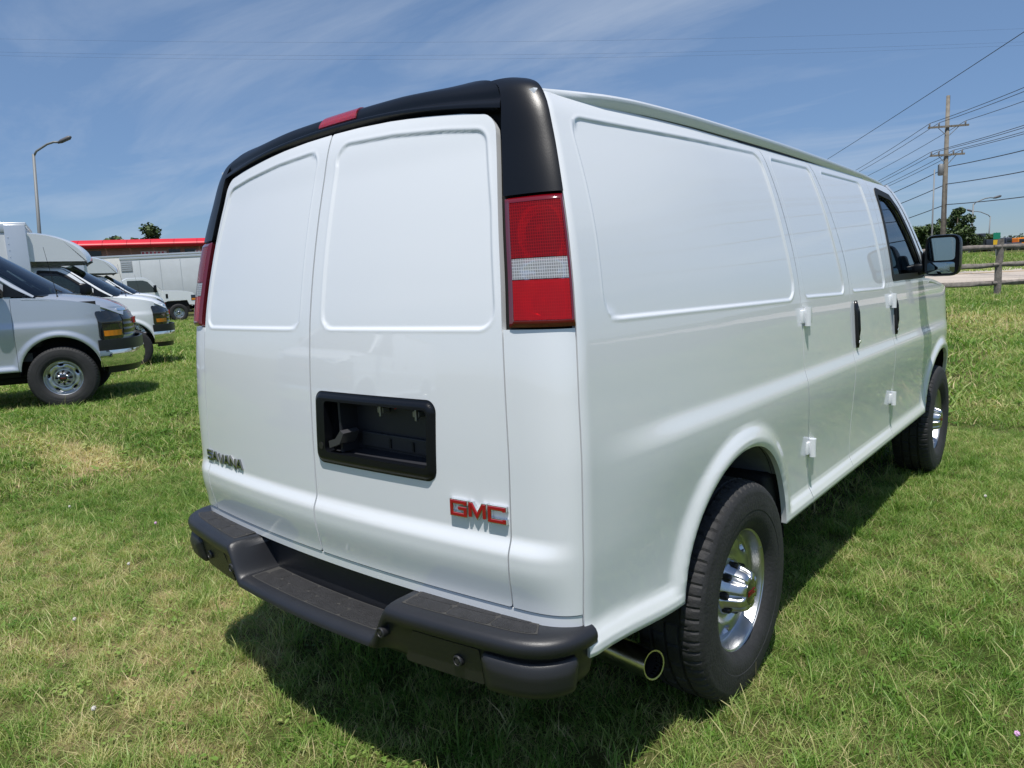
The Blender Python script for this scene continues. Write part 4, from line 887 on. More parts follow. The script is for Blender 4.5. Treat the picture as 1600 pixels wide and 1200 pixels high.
# clover heads standing in the lawn
CLW = mat('clover_white', (.55, .52, .47), .8); CLP = mat('clover_pink', (.62, .36, .58), .8); STEM = mat('clover_stem', (.07, .13, .03), .7)
for i, (x, y, pk) in enumerate(((2.05, 2.62, 0), (1.75, 1.56, 1), (1.98, 1.52, 0), (2.30, 1.15, 0), (1.36, 4.1, 0), (1.85, .92, 0), (-2.1, .55, 0), (-2.7, .95, 1), (-3.0, 1.7, 0), (-1.6, .12, 0), (-.75, -.1, 0), (-3.6, .75, 0))):
    r = empty('clover_flower', (x, y, float(ground_h(x, y))), 0, ('small pink clover head standing in the mown lawn' if pk else 'small white clover head standing in the mown lawn'), 'flower', 'pink clover heads in the lawn' if pk else 'white clover heads in the lawn')
    b = MB(); b.tube([(0, 0, 0), (.004, 0, .03), (.002, .002, .058)], .0013, 5); b.build('stem', STEM, r)
    b = MB(); n = 8; V = []; F = []
    for j in range(5):
        th = math.pi * (j + .3) / 5.2
        for k in range(n): q = .0075 * (1 + .25 * ((j + k) % 2)); V.append((.002 + q * math.sin(th) * math.cos(6.283 * k / n), .002 + q * math.sin(th) * math.sin(6.283 * k / n), .066 + q * math.cos(th)))
    for j in range(4):
        for k in range(n): F.append((j * n + k, j * n + (k + 1) % n, (j + 1) * n + (k + 1) % n, (j + 1) * n + k))
    F += [tuple(range(n)), tuple(4 * n + k for k in range(n))]; b.add(V, F).build('flower_head', CLP if pk else CLW, r)

# ================================================================== the white van in front
van = build_van('white cargo van in front with black rear step bumper and no plate', WHITE)

# ================================================================== parked vehicles on the left
def gz(x, y): return float(ground_h(x, y))
def copy_tree(o, parent=None, swap=None, skip=()):
    c = o.copy(); COL.objects.link(c); c.parent = parent
    if swap:
        for i, sl_ in enumerate(c.material_slots):
            if sl_.material in swap: t_ = swap[sl_.material]; c.material_slots[i].link = 'OBJECT'; c.material_slots[i].material = t_
    for ch in list(o.children):
        if ch.name.split('.')[0] not in skip: copy_tree(ch, c, swap, skip)
    return c
def place(root, wheel_xy, rz, pitch=0.0, roll=0.0):
    """put the thing so that its right front wheel stands at wheel_xy"""
    c, s = math.cos(rz), math.sin(rz); px_, py_ = .869, WY[1]
    x = wheel_xy[0] - (c * px_ - s * py_); y = wheel_xy[1] - (s * px_ + c * py_); root.location = (x, y, gz(*wheel_xy) - .005); root.rotation_euler = (pitch, roll, rz)
silver = copy_tree(van, None, {WHITE: SILVER}); silver.name = 'cargo_van'
tag(silver, 'silver van with chrome front bumper parked on the grass beside the box trucks', 'van'); place(silver, (-8.10, 2.22), R(-25))

second = copy_tree(van); second.name = 'cargo_van'; tag(second, 'white cargo van seen only as a reflection in the rear doors', 'van'); place(second, (-4.3, -3.7), R(-20))
BOXM = mat('box_panel', (.56, .59, .61), .42, var=.05, vscale=1.5); BOXT = mat('box_trim', (.62, .64, .65), .3, .6); FAIR = paint('fairing_white', (.72, .74, .75)); BOXD = mat('box_dark', (.05, .05, .055), .7)
def cutaway(label, wheel_xy, rz, boxlen, group):
    keep_skip = ('quarter_panel', 'side_door', 'rear_door', 'rear_sill', 'corner_panel', 'tail_lamp', 'pillar_trim', 'roof_spoiler', 'inner_shell', 'rear_bumper', 'roof', 'drip_rail', 'roof_seal', 'exhaust_pipe', 'exhaust_tip', 'wheel_house', 'wheel_house_wall', 'wheel_liner', 'underbody', 'splash_shield', 'leaf_spring')
    root = copy_tree(van, None, None, keep_skip); root.name = 'box_truck'; tag(root, label, 'truck', group)
    build_cab_roof(root)
    for mir in (False, True):
        A, Z = grid(np.linspace(3.42, 3.465, 4), np.linspace(.5, 1.94, 24)); panel('cab_corner', A, Z, side, WHITE, root, dside, None, mirror=mir)
    b = MB(); b.box(-.70, .70, 3.3, 5.4, .42, .58); b.box(-.45, -.30, 3.3 - boxlen, 3.3, .50, .70); b.box(.30, .45, 3.3 - boxlen, 3.3, .50, .70); b.build('chassis_rail', LINER, root)
    y1 = 3.44; y0 = y1 - boxlen; W2 = 1.14; z0, z1 = .80, 2.66
    bx_ = MB().box(-W2, W2, y0, y1, z0, z1, .03).build('box_body', BOXM, root, auto=.6)
    for s in (-1, 1):
        x0 = s * W2
        for nm, a, b_ in (('top_rail', z1 - .11, z1 + .015), ('bottom_rail', z0 - .04, z0 + .09)):
            MB().box(min(x0 - s * .02, x0 + s * .014), max(x0 - s * .02, x0 + s * .014), y0 - .01, y1 + .01, a, b_, .006).build(nm, BOXT, bx_, auto=.6)
        MB().box(min(x0 - s * .02, x0 + s * .018), max(x0 - s * .02, x0 + s * .018), y1 - .30, y1 + .014, z0 - .04, z1 + .016, .01).build('corner_post', BOXT, bx_, auto=.6)
        k = 0
        rv = MB()
        for z in np.arange(z0 + .12, z1 - .1, .11):
            rv.tube([(x0 + s * .016, y1 - .255, z), (x0 + s * .024, y1 - .255, z)], [.013, .007], 6)
        tag(rv.build('rivet', BOXT, bx_), kind='stuff')
    MB().box(-.9, .9, y0 + .6, y1 - .5, z1 - .005, z1 + .055, .02).build('roof_cap', BOXT, bx_, auto=.6)
    MB().box(-.85, .85, y1 - .45, y1 + .02, z1 + .005, z1 + .085, .02).build('roof_ridge', BOXT, bx_, auto=.6)
    # rounded wind fairing over the cab
    n = 20; V = []; F = []; mw = 13
    for i in range(n + 1):
        t = i / n * math.pi / 2; yy = y1 + .98 * math.sin(t); zz = 2.06 + .52 * math.cos(t)
        for j in range(mw):
            w = -1 + 2 * j / (mw - 1); V.append((w * (1.08 - .26 * math.sin(t)), yy - .10 * w * w * math.sin(t), zz - .05 * abs(w)**5))
    for i in range(n):
        for j in range(mw - 1): F.append((i * mw + j, i * mw + j + 1, (i + 1) * mw + j + 1, (i + 1) * mw + j))
    c = len(V)
    for sd in (0, mw - 1):
        ring_ = [i * mw + sd for i in range(n + 1)]; b0 = len(V); V.append((V[sd][0], y1, 2.045)); V.append((V[n * mw + sd][0], y1 + .88, 2.045)); F.append(tuple([b0] + ring_ + [b0 + 1]) if sd == 0 else tuple([b0 + 1] + ring_[::-1] + [b0]))
    MB().add(V, F).build('wind_fairing', FAIR, root, auto=.6)
    b = MB(); b.box(-.93, .93, y1 - .10, y1 - .005, .60, 1.9); b.build('box_front_panel', BOXM, root)
    ww = []
    for s in (-1, 1):
        MB().box(min(s * .62, s * 1.15), max(s * .62, s * 1.15), 1.15, 1.70, .62, .66, .01).build('mud_guard', LINER, root, auto=.6)
    place(root, wheel_xy, rz); return root
def build_cab_roof(par):
    ys = np.concatenate([np.linspace(3.24, 3.8, 8), np.linspace(3.85, 4.11, 8)]); ws = np.sin(np.linspace(-math.pi / 2, math.pi / 2, 31)); W_, Y = grid(ws, ys)
    def roof(w, y):
        yy = np.where(y > 3.8, y - .19 * w * w * sstep(3.8, 4.1, y), y); return w * (.80 - .078 * sstep(3.75, 4.11, y)), yy, ZG(yy) + .08 * (1 - np.abs(w)**2.6) - .035 * sstep(3.8, 4.11, y)
    panel('cab_roof', W_, Y, roof, WHITE, par, None, None, fold=.03)
cutaway('white box truck with rounded wind fairing parked beside the silver van', (-12.45, 4.74), R(-19), 4.6, None)
cutaway('white box truck half hidden behind another box truck', (-21.6, 8.75), R(-17), 4.6, None)

# white medium truck with a service body further along the row
def medium_truck(label, wheel_xy, rz):
    r = empty('work_truck', (0, 0, 0), 0, label, 'truck')
    def prof(poly, x0, x1, nm, mt_, bev=.03, par=r):
        b = MB(); n = len(poly)
        secs = [(x0, .94), (x0 + (x1 - x0) * .04, 1.0), (x1 - (x1 - x0) * .04, 1.0), (x1, .94)]; cy = sum(p[0] for p in poly) / n; cz = sum(p[1] for p in poly) / n; V = []; F = []
        for (x, k) in secs: V += [(x, cy + (p[0] - cy) * (1 - (1 - k) * .35), cz + (p[1] - cz) * (1 - (1 - k) * .6)) for p in poly]
        for i in range(3):
            for j in range(n): F.append((i * n + j, i * n + (j + 1) % n, (i + 1) * n + (j + 1) % n, (i + 1) * n + j))
        F += [tuple(range(n)), tuple(3 * n + j for j in range(n))]; return b.add(V, F).build(nm, mt_, par, auto=.5)
    # cab, hood (front axle at y=0, wheel radius .42)
    prof([(-2.25, .62), (-.55, .62), (-.55, 1.42), (-1.10, 2.02), (-1.35, 2.13), (-2.05, 2.13), (-2.25, 2.02)], -.95, .95, 'cab', WHITE)
    prof([(-.62, .95), (-.54, .95), (-.42, 1.0), (.42, 1.0), (.50, .78), (.80, .75), (.84, 1.20), (.70, 1.36), (.2, 1.46), (-.62, 1.50)], -.98, .98, 'hood', WHITE)
    for s in (-1, 1):
        x0 = s * .952; b = MB()
        b.prism([(-2.05, 1.44), (-.80, 1.44), (-1.20, 1.93), (-1.40, 2.0), (-2.05, 2.0)], lambda u, v, d: (x0 + s * d, u, v), -.02, .006); b.build('side_window', mat('truck_glass', (.03, .045, .05), .04, coat=1), r)
        b = MB(); b.box(min(x0, x0 + s * .006), max(x0, x0 + s * .006), -2.12, -.72, .72, 1.40); b.build('cab_door', WHITE, r)
        b = MB(); b.box(min(s * 1.0, s * 1.16), max(s * 1.0, s * 1.16), -.98, -.86, 1.42, 1.76, .03); b.box(min(s * .94, s * 1.02), max(s * .94, s * 1.02), -.95, -.90, 1.46, 1.52); b.build('mirror', BLACKP, r, auto=.8)
        b = MB(); b.box(min(s * .972, s * .99), max(s * .972, s * .99), .60, .80, .98, 1.24, .008); hl = b.build('headlamp', HEADL, r, auto=.8); b = MB(); b.box(min(s * .99, s * .994), max(s * .99, s * .994), .62, .78, 1.0, 1.08); b.build('indicator', AMBER, hl)
        b = MB(); b.box(min(s * .978, s * .988), max(s * .978, s * .988), -.50, -.40, 1.12, 1.33, .006); b.build('side_vent', BLACKP, r)
    b = MB(); b.prism([(-.60, 1.49), (-1.12, 2.04), (-1.16, 2.02), (-.66, 1.47)], lambda u, v, d: (d, u, v), -.86, .86); b.build('windshield', mat('truck_glass', (.03, .045, .05), .04), r)
    MB().box(-.98, .98, .76, 1.02, .52, .80, .05).build('front_bumper', CHROME, r, auto=.8); MB().box(-.62, .62, .82, .86, .86, 1.26, .02).build('grille', TRIMB, r, auto=.8)
    MB().box(-.45, .45, -4.9, .7, .55, .72).build('chassis', LINER, r); MB().box(-.9, .9, -.52, .50, .45, .98).build('engine_bay', LINER, r)
    for y in (0, -3.5):
        for s in (-1, 1):
            w = empty('wheel'); w.parent = r; w.location = (s * .90, y, .42); w.rotation_euler = (0, 0, 0 if s > 0 else math.pi)
            for nm in ('tyre', 'rim', 'barrel'): o = link(nm, CACHE[nm], None, w); o.scale = (1, 1.09, 1.09)
            o = link('hub_cap', CACHE['cap'], None, w); o.scale = (.8, 1.0, 1.0); link('cap_disc', CACHE['disc'], None, o)
    # service body: side boxes with doors
    sb = MB().box(-1.15, 1.15, -5.2, -2.5, .85, 1.75, .02).build('service_body', WHITE, r, auto=.7)
    for s in (-1, 1):
        for k in range(4):
            y0 = -5.1 + k * .65; d = MB().box(min(s * 1.15, s * 1.163), max(s * 1.15, s * 1.163), y0, y0 + .6, .92 if k != 2 else 1.3, 1.68, .004).build('locker_door', WHITE, sb, auto=.7); MB().box(min(s * 1.163, s * 1.178), max(s * 1.163, s * 1.178), y0 + .25, y0 + .35, 1.30 if k != 2 else 1.45, 1.36 if k != 2 else 1.50).build('latch', BOXT, d)
    r.location = (wheel_xy[0] - .9 * math.cos(rz), wheel_xy[1] - .9 * math.sin(rz), gz(*wheel_xy)); r.rotation_euler = (0, 0, rz); return r
bpy.data.objects.remove(ANT[0])
medium_truck('white long nosed work truck with service body parked beyond the box trucks', (-32.4, 14.9), R(-17))

# enclosed trailers standing behind the row
def trailer(label, a, b_, z0, z1, width, wheels=True, vents=True, tone=BOXM):
    a = Vector((a[0], a[1], 0)); b_ = Vector((b_[0], b_[1], 0)); d = b_ - a; L_ = d.length; rz = math.atan2(d.y, d.x); r = empty('box_trailer', (a.x, a.y, gz(a.x, a.y)), rz, label, 'trailer')
    bd = MB().box(0, L_, 0, width, z0, z1, .04).build('trailer_body', tone, r, auto=.7)
    MB().box(-.01, L_ + .01, -.02, .03, z1 - .14, z1 + .02, .01).build('top_rail', BOXT, bd, auto=.7); MB().box(-.01, L_ + .01, -.02, .03, z0 - .06, z0 + .12, .01).build('bottom_rail', BOXT, bd, auto=.7)
    k = 0; x = 1.2
    while x < L_ - .3: MB().box(x, x + .03, -.012, .01, z0 + .12, z1 - .14).build('side_post', BOXT, bd); x += 1.25
    if vents:
        MB().box(.05, .75, -.025, .02, z1 - .85, z1 - .18, .01).build('vent_panel', mat('vent_grey', (.30, .32, .34), .6), bd, auto=.7)
        for q in range(5): MB().box(.10, .70, -.035, -.02, z1 - .78 + q * .12, z1 - .74 + q * .12).build('vent_slat', BOXT, bd)
    if wheels:
        for x in (L_ - 1.6, L_ - 2.7):
            w = empty('wheel'); w.parent = r; w.location = (x, .25, .45); w.rotation_euler = (0, 0, -math.pi / 2)
            for nm in ('tyre', 'rim', 'barrel'): o = link(nm, CACHE[nm], None, w); o.scale = (1, 1.2, 1.2)
        MB().box(.5, L_ - .3, .3, width - .3, z0 - .3, z0 - .05).build('trailer_frame', LINER, r)
        MB().box(1.2, 1.35, .2, .35, 0, z0).build('landing_leg', LINER, r)
    return r
trailer('pale grey enclosed trailer with a dark vent panel at its front corner', (-45.2, 17.5), (-38.9, 22.9), 1.0, 3.72, 2.5)
trailer('long plain white trailer parked before the brick shop', (-63.0, 18.6), (-52.5, 27.6), 1.1, 4.65, 2.5, True, False, mat('trailer_white', (.66, .66, .63), .5, var=.05))

# ================================================================== brick shop with red awning
def shop():
    a = np.array([-73.0, 21.2]); b_ = np.array([-62.5, 39.6]); d = b_ - a; L_ = float(np.hypot(*d)); rz = math.atan2(d[1], d[0]); r = empty('brick_shop', (a[0], a[1], .2), rz, 'low brick shop with a long bright red rounded awning along its roof', 'building')
    BR = bpy.data.materials.new('far_brick'); BR.use_nodes = True; N, L = nt(BR); t = N.new('ShaderNodeTexCoord'); bt = N.new('ShaderNodeTexBrick'); bt.inputs['Scale'].default_value = 1; bt.inputs['Brick Width'].default_value = .22; bt.inputs['Row Height'].default_value = .075; bt.inputs['Mortar Size'].default_value = .008
    bt.inputs['Color1'].default_value = (.26, .10, .07, 1); bt.inputs['Color2'].default_value = (.33, .15, .10, 1); bt.inputs['Mortar'].default_value = (.35, .30, .26, 1); mpn = N.new('ShaderNodeMapping'); mpn.inputs['Rotation'].default_value = (R(90), 0, 0); L.new(t.outputs['Object'], mpn.inputs['Vector']); L.new(mpn.outputs[0], bt.inputs['Vector']); L.new(bt.outputs[0], N['Principled BSDF'].inputs['Base Color']); N['Principled BSDF'].inputs['Roughness'].default_value = .9
    MB().box(0, L_, 0, 12, 0, 6.6).build('wall', BR, r)
    RED = mat('awning_red', (.55, .012, .025), .45, var=.08, vscale=.8); n = 9; k = 0; x = -.4; w = 2.0
    while x < L_:
        V = []; F = []
        for i in range(n + 1):
            t = i / n * math.pi * .75; V += [(x + .012, -.08 - .85 * math.sin(t), 5.85 + .55 - .55 * math.cos(math.pi - t) * -1 - .55), (x + w - .012, -.08 - .85 * math.sin(t), 5.85 + .55 - .55 * math.cos(math.pi - t) * -1 - .55)]
        for i in range(n): F.append((2 * i, 2 * i + 1, 2 * i + 3, 2 * i + 2))
        V2 = [(p[0], p[1], 6.98 - .80 * (j // 2) / n) for j, p in enumerate(V)]
        MB().add(V2, F).build('awning_bay', RED, r, smooth=True); x += w
    MB().box(-.4, L_ + .3, -.06, 12.2, 6.6, 6.98).build('roof', mat('shop_roof', (.35, .05, .05), .7), r)
    for x0, x1 in ((1.2, 2.6), (4.2, 5.3), (11.0, 12.0), (12.4, 13.4), (19.0, 20.8)):
        o = MB().box(x0, x1, -.03, .05, 4.9, 6.0).build('window', mat('shop_window', (.012, .014, .016), .1), r); MB().box(x0 - .06, x1 + .06, -.06, -.025, 4.82, 4.9).build('sill', BOXT, o)
    SG = mat('sign_white', (.75, .62, .60), .6); SR = mat('sign_red', (.60, .05, .08), .6)
    for x0, x1 in ((8.6, 10.8), (13.3, 14.2)):
        o = MB().box(x0, x1, -.05, .0, 5.45, 5.85).build('window_sign', SG, r)
        q = x0 + .1
        while q < x1 - .2: MB().box(q, q + .16, -.056, -.05, 5.50, 5.80).build('sign_stripe', SR, o); q += .34
    return r
shop()

# ================================================================== street furniture
GALV = mat('galvanised', (.20, .21, .215), .6, .2); WOODP = mat('pole_wood', (.185, .165, .135), .9, bump=.5, bscale=14, var=.25, vscale=4); WIREM = mat('wire_dark', (.035, .035, .04), .6); PORC = mat('insulator', (.30, .30, .31), .3)
def lamp(label, base, top, arm, rad=.10):
    base = Vector(base); r = empty('street_lamp', base, 0, label, 'street lamp'); t = Vector(top) - base; a = Vector(arm) - base
    MB().tube([Vector((0, 0, 0)), t], [rad, rad * .6], 10).build('pole', GALV, r, smooth=True); MB().tube([Vector((0, 0, -.02)), Vector((0, 0, .35))], rad * 1.7, 10).build('pole_base', GALV, r)
    d = a - t; MB().tube([t - Vector((0, 0, .12)), t + d * .12 + Vector((0, 0, .1)), t + d * .55 + Vector((0, 0, .22)), t + d * .8 + Vector((0, 0, .16)), a], [rad * .5] * 5, 8).build('arm', GALV, r, smooth=True)
    u = d.normalized(); MB().tube([a - u * .1, a + u * .15, a + u * .7, a + u * .85], [.06, .13, .14, .05], 10).build('lamp_head', mat('lamp_head_dark', (.10, .10, .11), .5), r, smooth=True)
lamp('tall single arm street lamp rising above the box trucks', (-51.6, 15.0, gz(-51.6, 15)), (-52.1, 15.75, 11.15), (-50.95, 16.95, 11.85), .14)
lamp('galvanised street lamp standing past the hedge by the highway', (-11.2, 94.7, gz(-11.2, 94.7)), (-11.24, 95.5, 7.8), (-9.5, 97.1, 8.36), .12)
lamp('thin far street lamp next to the highway lamp', (-12.4, 118.0, gz(-12.4, 118)), (-12.3, 118.3, 7.4), (-14.2, 117.2, 8.2), .11)

WD = Vector((-.515, .862, 0)).normalized(); ACR = Vector((.862, .515, 0)).normalized()
def upole(base, top, label):
    base = Vector(base); r = empty('utility_pole', base, 0, label, 'utility pole'); t = Vector(top) - base
    MB().tube([Vector((0, 0, -.1)), t * .5, t], [.165, .145, .11], 14).build('pole', WOODP, r, smooth=True)
    A = []
    for f, hl, offs in ((.825, 1.18, (-1.1, -.55, .98)), (.665, 1.0, (-.93, -.5, .35, .85))):
        c = t * f; am = MB(); e = ACR * hl; w_ = WD * .05; u_ = Vector((0, 0, .055)); c2 = c - WD * .18
        V = [c2 + s1_ * e + s2_ * w_ + s3_ * u_ for s1_ in (-1, 1) for s2_ in (-1, 1) for s3_ in (-1, 1)]; am.add(V, [(0, 1, 3, 2), (4, 6, 7, 5), (0, 4, 5, 1), (2, 3, 7, 6), (0, 2, 6, 4), (1, 5, 7, 3)]); ao = am.build('crossarm', WOODP, r)
        for s in (-1, 1): MB().tube([c2 + e * s * .55, c - Vector((0, 0, .62)) - WD * .15], .022, 6).build('brace', GALV, r)
        for o in offs:
            p = c2 + ACR * o + Vector((0, 0, .055)); MB().tube([p, p + Vector((0, 0, .05)), p + Vector((0, 0, .1)), p + Vector((0, 0, .16)), p + Vector((0, 0, .2))], [.03, .06, .045, .065, .03], 8).build('insulator', PORC, ao, smooth=True); A.append(base + p + Vector((0, 0, .2)))
    c = t * .585 + ACR * -.28; MB().tube([c - Vector((0, 0, .35)), c - Vector((0, 0, .3)), c + Vector((0, 0, .3)), c + Vector((0, 0, .36))], [.12, .17, .17, .10], 12).build('transformer', GALV, r, smooth=True)
    A += [base + t * .50 + WD * -.16, base + t * .385 + WD * -.16, base + t * .60 + ACR * .18]; return A
zb = gz(-6.9, 51.5); A1 = upole((-6.75, 51.3, zb), (-7.06, 53.2, 11.85), 'tall wooden utility pole with two crossarms by the road')
off_far = WD * 55; off_near = WD * -46
A2 = [p + off_far for p in A1]; A3 = [p + off_near for p in A1]
bf = Vector((-6.75, 51.3, 0)) + off_far; upole((bf.x, bf.y, gz(bf.x, bf.y)), (bf.x - .1, bf.y + .1, 11.9), 'next wooden utility pole farther down the same line of wires')
def wire(a, b_, sag, label, rad=.017, group=None, n=18):
    pts = [a.lerp(b_, k / n) - Vector((0, 0, sag * 4 * (k / n) * (1 - k / n))) for k in range(n + 1)]; o = MB().tube(pts, rad, 5).build('overhead_wire', WIREM, None, smooth=True); return tag(o, label, 'wire', group)
for k, p in enumerate(A1):
    lab = 'dark overhead wire strung from the wooden utility pole crossarms' if k < 7 else 'thick low cable strung from the shaft of the wooden utility pole'
    gr_ = 'wires on the pole crossarms' if k < 7 else 'cables on the pole shaft'
    wire(p, A2[k], .9, lab, .017 if k < 7 else .026, gr_); wire(p, A3[k], .8, lab, .017 if k < 7 else .026, gr_)
tp = Vector((-7.0, 53.3, 13.4)); wire(tp + WD * 60 + Vector((0, 0, -1.0)), tp + WD * -46 + Vector((0, 0, .4)), .4, 'topmost single wire passing above the wooden utility pole', .022)
for k, (z, q) in enumerate(((30.6, 0), (32.8, 2), (31.9, 6))):
    a = P_(95 + q, -95); b_ = P_(95 + q, 95); wire(Vector((a[0], a[1], z + 5.0)), Vector((b_[0], b_[1], z - 2)), 2.0, ('lowest', 'highest', 'middle')[k] + ' of three faint power lines crossing high over the whole sky', .007, 'faint high power lines', 24)
r = empty('guy_pole', (-6.34, 45.5, gz(-6.34, 45.5)), 0, 'thin grey steel pole standing just beside the wooden utility pole', 'pole'); MB().tube([(0, 0, 0), (-.1, .7, 6.65 - gz(-6.34, 45.5))], [.05, .035], 8).build('shaft', GALV, r, smooth=True); MB().tube([(0, 0, 0), (0, 0, .3)], .09, 8).build('foot', GALV, r)

# road sign: green plate over a yellow one on a post
sz = gz(-6.3, 72.2); r = empty('road_sign', (-6.3, 72.2, sz), math.atan2(FN[1], FN[0]) - math.pi / 2, 'small green sign above a yellow plate behind the fence post', 'sign')
MB().tube([(0, 0, 0), (0, .02, 3.75 - sz)], .035, 8).build('post', GALV, r); MB().box(-.30, .30, -.05, -.02, 3.18 - sz, 3.72 - sz, .01).build('green_plate', mat('sign_green', (.01, .22, .13), .4), r); MB().box(-.28, .28, -.05, -.02, 2.72 - sz, 3.12 - sz, .01).build('yellow_plate', mat('sign_yellow', (.75, .45, .02), .4), r)

# ================================================================== split-rail fence
FWOOD = mat('fence_wood', (.205, .180, .160), .95, bump=.8, bscale=30, var=.35, vscale=9)
def rough_bar(a, b_, w, h, seed, n=9, taper=.55):
    rg = random.Random(seed); a = Vector(a); b_ = Vector(b_); d = (b_ - a); t = d.normalized(); up_ = Vector((0, 0, 1)) if abs(t.z) < .8 else Vector((FN[0], FN[1], 0)); s_ = t.cross(up_).normalized(); u_ = s_.cross(t); V = []; F = []; m_ = 7
    for i in range(n + 1):
        f = i / n; k = taper + (1 - taper) * min(1, min(f, 1 - f) * 6); c = a.lerp(b_, f) + s_ * rg.uniform(-.008, .008) + u_ * rg.uniform(-.012, .012)
        for j in range(m_):
            q = 6.283 * j / m_ + .3; V.append(c + s_ * math.cos(q) * w * k * (1 + .12 * math.sin(j * 2.3 + seed)) + u_ * math.sin(q) * h * k * (1 + rg.uniform(-.08, .08)))
    for i in range(n):
        for j in range(m_): F.append((i * m_ + j, i * m_ + (j + 1) % m_, (i + 1) * m_ + (j + 1) % m_, (i + 1) * m_ + j))
    F += [tuple(range(m_)), tuple(n * m_ + j for j in range(m_))]; return MB().add(V, F)
fp = np.array([-.70, 23.0]); fr = empty('rail_fence', (fp[0], fp[1], gz(*fp)), 0, 'weathered grey split rail fence with three rails before the road', 'fence'); base0 = Vector((fp[0], fp[1], gz(*fp)))
FD_ = np.array([.745, .667]); SP = 3.0
for k in range(-4, 4):
    p = fp + FD_ * SP * k; z = gz(*p); c = Vector((p[0], p[1], z)) - base0
    lean = Vector((.02 * math.sin(k * 2.1), .03, 0)); po = rough_bar(c - Vector((0, 0, .2)), c + lean + Vector((.03, .03, 1.55)), .085, .10, 40 + k, 7, .85).build('post', FWOOD, fr, auto=.9)
    if k < 3:
        p2 = fp + FD_ * SP * (k + 1); c2 = Vector((p2[0], p2[1], gz(*p2))) - base0
        for j, h in enumerate((.36, .84, 1.32)):
            e = Vector((FD_[0], FD_[1], 0)) * .16; o_ = Vector((FN[0], FN[1], 0)) * (.035 if k % 2 else -.035)
            rough_bar(c - e + Vector((0, 0, h + .02 * math.sin(k * 3 + j))) + o_, c2 + e + Vector((0, 0, h + .02 * math.cos(k * 2 + j))) + o_, .055, .075, 90 + k * 3 + j, 10, .6).build('rail', FWOOD, fr, auto=.9)

# ================================================================== trees and far traffic
LEAF = bpy.data.materials.new('leaves'); LEAF.use_nodes = True; N, L = nt(LEAF); p = N['Principled BSDF']; p.inputs['Roughness'].default_value = .55
gi_ = N.new('ShaderNodeNewGeometry'); nn_ = N.new('ShaderNodeTexNoise'); nn_.inputs['Scale'].default_value = 1.1; nn_.inputs['Detail'].default_value = 4; L.new(gi_.outputs['Position'], nn_.inputs['Vector']); rr_ = N.new('ShaderNodeValToRGB'); rr_.color_ramp.elements[0].color = (.020, .042, .010, 1); rr_.color_ramp.elements[0].position = .3; rr_.color_ramp.elements[1].color = (.085, .135, .030, 1); rr_.color_ramp.elements[1].position = .7; L.new(nn_.outputs['Fac'], rr_.inputs[0]); L.new(rr_.outputs[0], p.inputs['Base Color'])
BARK = mat('bark', (.09, .07, .05), .95, bump=.6, bscale=12)
def tree(label, x, y, H, wr, zc, seed, nleaf=5000, leaf=.14, group=None):
    rg = np.random.default_rng(seed); z0 = gz(x, y); r = empty('leafy_tree', (x, y, z0), 0, label, 'tree', group)
    b = MB(); b.tube([(0, 0, -.1), (.05, 0, H * .25), (0, .08, H * .5), (.06, 0, H * .8)], [.05 * H * .6, .04 * H * .6, .025 * H * .6, .02], 8); b.build('trunk', BARK, r, smooth=True)
    cl = []
    for k in range(26):
        a = rg.uniform(0, 6.283); q = math.sqrt(rg.random()) * .78; zz = rg.uniform(zc, .93); k_ = math.sin(math.pi * min(1, max(0.12, (zz - zc + .12) / (1.12 - zc))))**.6; cl.append((math.cos(a) * q * wr * k_, math.sin(a) * q * wr * k_, zz * H, rg.uniform(.16, .34) * wr))
    for c in cl[:9]: MB().tube([(0, 0, H * .3), (c[0] * .5, c[1] * .5, (H * .3 + c[2]) / 2 + .1), (c[0], c[1], c[2])], [.03 * H * .35, .02 * H * .3, .01], 5).build('limb', BARK, r, smooth=True)
    ci = rg.integers(0, len(cl), nleaf); C_ = np.array(cl)[ci]; D = rg.normal(size=(nleaf, 3)); D /= np.linalg.norm(D, axis=1, keepdims=True); rad = C_[:, 3:4] * rg.random((nleaf, 1))**.45; P = C_[:, :3] + D * rad * np.array([1, 1, .8])
    Nn = D * .6 + rg.normal(size=(nleaf, 3)) * .7 + np.array([0, 0, .5]); Nn /= np.linalg.norm(Nn, axis=1, keepdims=True); T1 = np.cross(Nn, rg.normal(size=(nleaf, 3))); T1 /= np.linalg.norm(T1, axis=1, keepdims=True); T2 = np.cross(Nn, T1); sz_ = leaf * rg.uniform(.6, 1.4, (nleaf, 1))
    V = np.stack([P - T1 * sz_, P + T2 * sz_ * .5, P + T1 * sz_, P - T2 * sz_ * .5], 1).reshape(-1, 3); F = np.arange(nleaf * 4).reshape(-1, 4); o = link('crown', mesh_np('crown', V, F), LEAF, r, smooth=False)
    return r
hd_ = [(1402, 350, 72, 3.6), (1430, 349, 70, 3.6), (1452, 347, 72, 3.8), (1472, 351, 68, 3.4)]
for k, (x, y, H, w) in enumerate(((-19.0, 78.5, 3.0, 2.3), (-16.6, 80.2, 3.1, 2.2), (-14.4, 81.3, 3.2, 2.1), (-12.7, 82.0, 2.9, 2.0), (-21.5, 77, 3.2, 2.3))):
    tree('rounded green bush in the hedge row along the far side of the road', x, y, H, w, .08, 60 + k, 4200, .15, 'bushes in the hedge row')
tree('tall dark green tree standing behind the hedge row', -11.3, 86.0, 4.9, 2.1, .12, 70, 6500, .16)
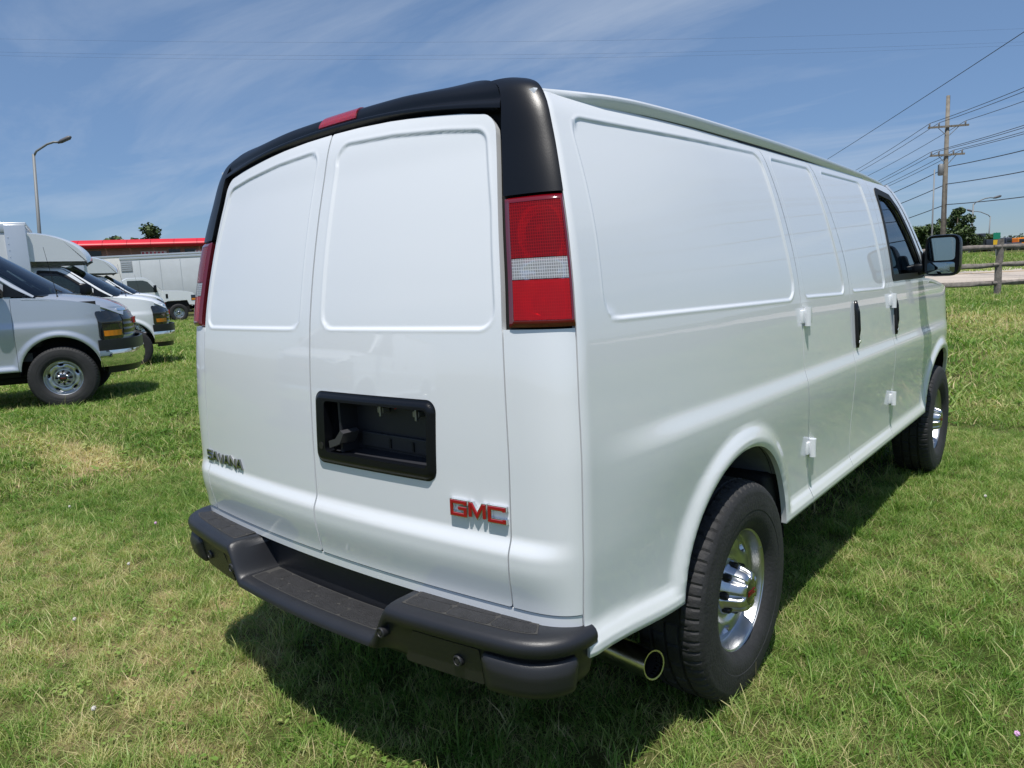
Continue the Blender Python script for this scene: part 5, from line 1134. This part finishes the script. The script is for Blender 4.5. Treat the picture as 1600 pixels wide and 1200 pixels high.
tree('low green bush on the open end of the hedge row', -9.9, 83.0, 2.5, 1.5, .08, 71, 2500, .14)
tree('small far tree past the highway street lamp', -12.6, 118.0, 2.9, 2.0, .1, 72, 2200, .16); tree('very low far shrub near the orange pickup', -10.2, 121.0, 2.2, 2.6, .1, 73, 2200, .16)
tree('dark tree crown showing above the red awning roof', -86.8, 37.6, 10.2, 3.2, .3, 74, 5500, .24); tree('lower dark tree beside the taller one over the awning', -90.2, 34.9, 9.0, 2.3, .3, 75, 3000, .24)

def far_vehicle(name, label, cat, x, y, rz, body, L_, kind):
    z = gz(x, y); r = empty(name, (x, y, z), rz, label, cat)
    DG = mat('far_glass', (.02, .025, .03), .1)
    MB().box(0, L_ * .30, -.95, .95, .55, 1.15, .1).build('hood', body, r, auto=.8); c = MB().box(L_ * .26, L_ * .56, -.9, .9, .55, 1.85 if kind == 'pickup' else 2.5, .12).build('cab', body, r, auto=.8); MB().box(L_ * .30, L_ * .54, -.915, .915, 1.25, 1.68 if kind == 'pickup' else 2.1, .03).build('window', DG, c, auto=.8)
    MB().box(L_ * .57, L_, -.95, .95, .65, 1.2 if kind == 'pickup' else 1.7, .04).build('bed', body, r, auto=.8)
    for q in (.16, .80):
        for s in (-1, 1): MB().lathe_x([(-.12, .0001), (-.12, .38), (.12, .38), (.12, .0001)], 0, 0, 0, 18).build('wheel', RUBBER, r).matrix_local = Matrix.Translation((L_ * q, s * .85, .38)) @ Matrix.Rotation(math.pi / 2, 4, 'Z')
    return r
fz = math.atan2(RN[1], RN[0])
far_vehicle('flatbed_truck', 'dark flatbed truck far off on the highway', 'truck', -13.6, 105.5, fz, mat('dark_truck', (.03, .035, .045), .4), 4.2, 'truck')
far_vehicle('pickup_truck', 'dark far pickup following the flatbed truck', 'truck', -10.4, 108.3, fz, mat('navy_truck', (.05, .055, .075), .4), 2.6, 'pickup')
far_vehicle('pickup_truck', 'bright orange far pickup on the highway', 'truck', -9.95, 114.8, fz, mat('orange_truck', (.70, .22, .01), .4), 3.4, 'pickup')
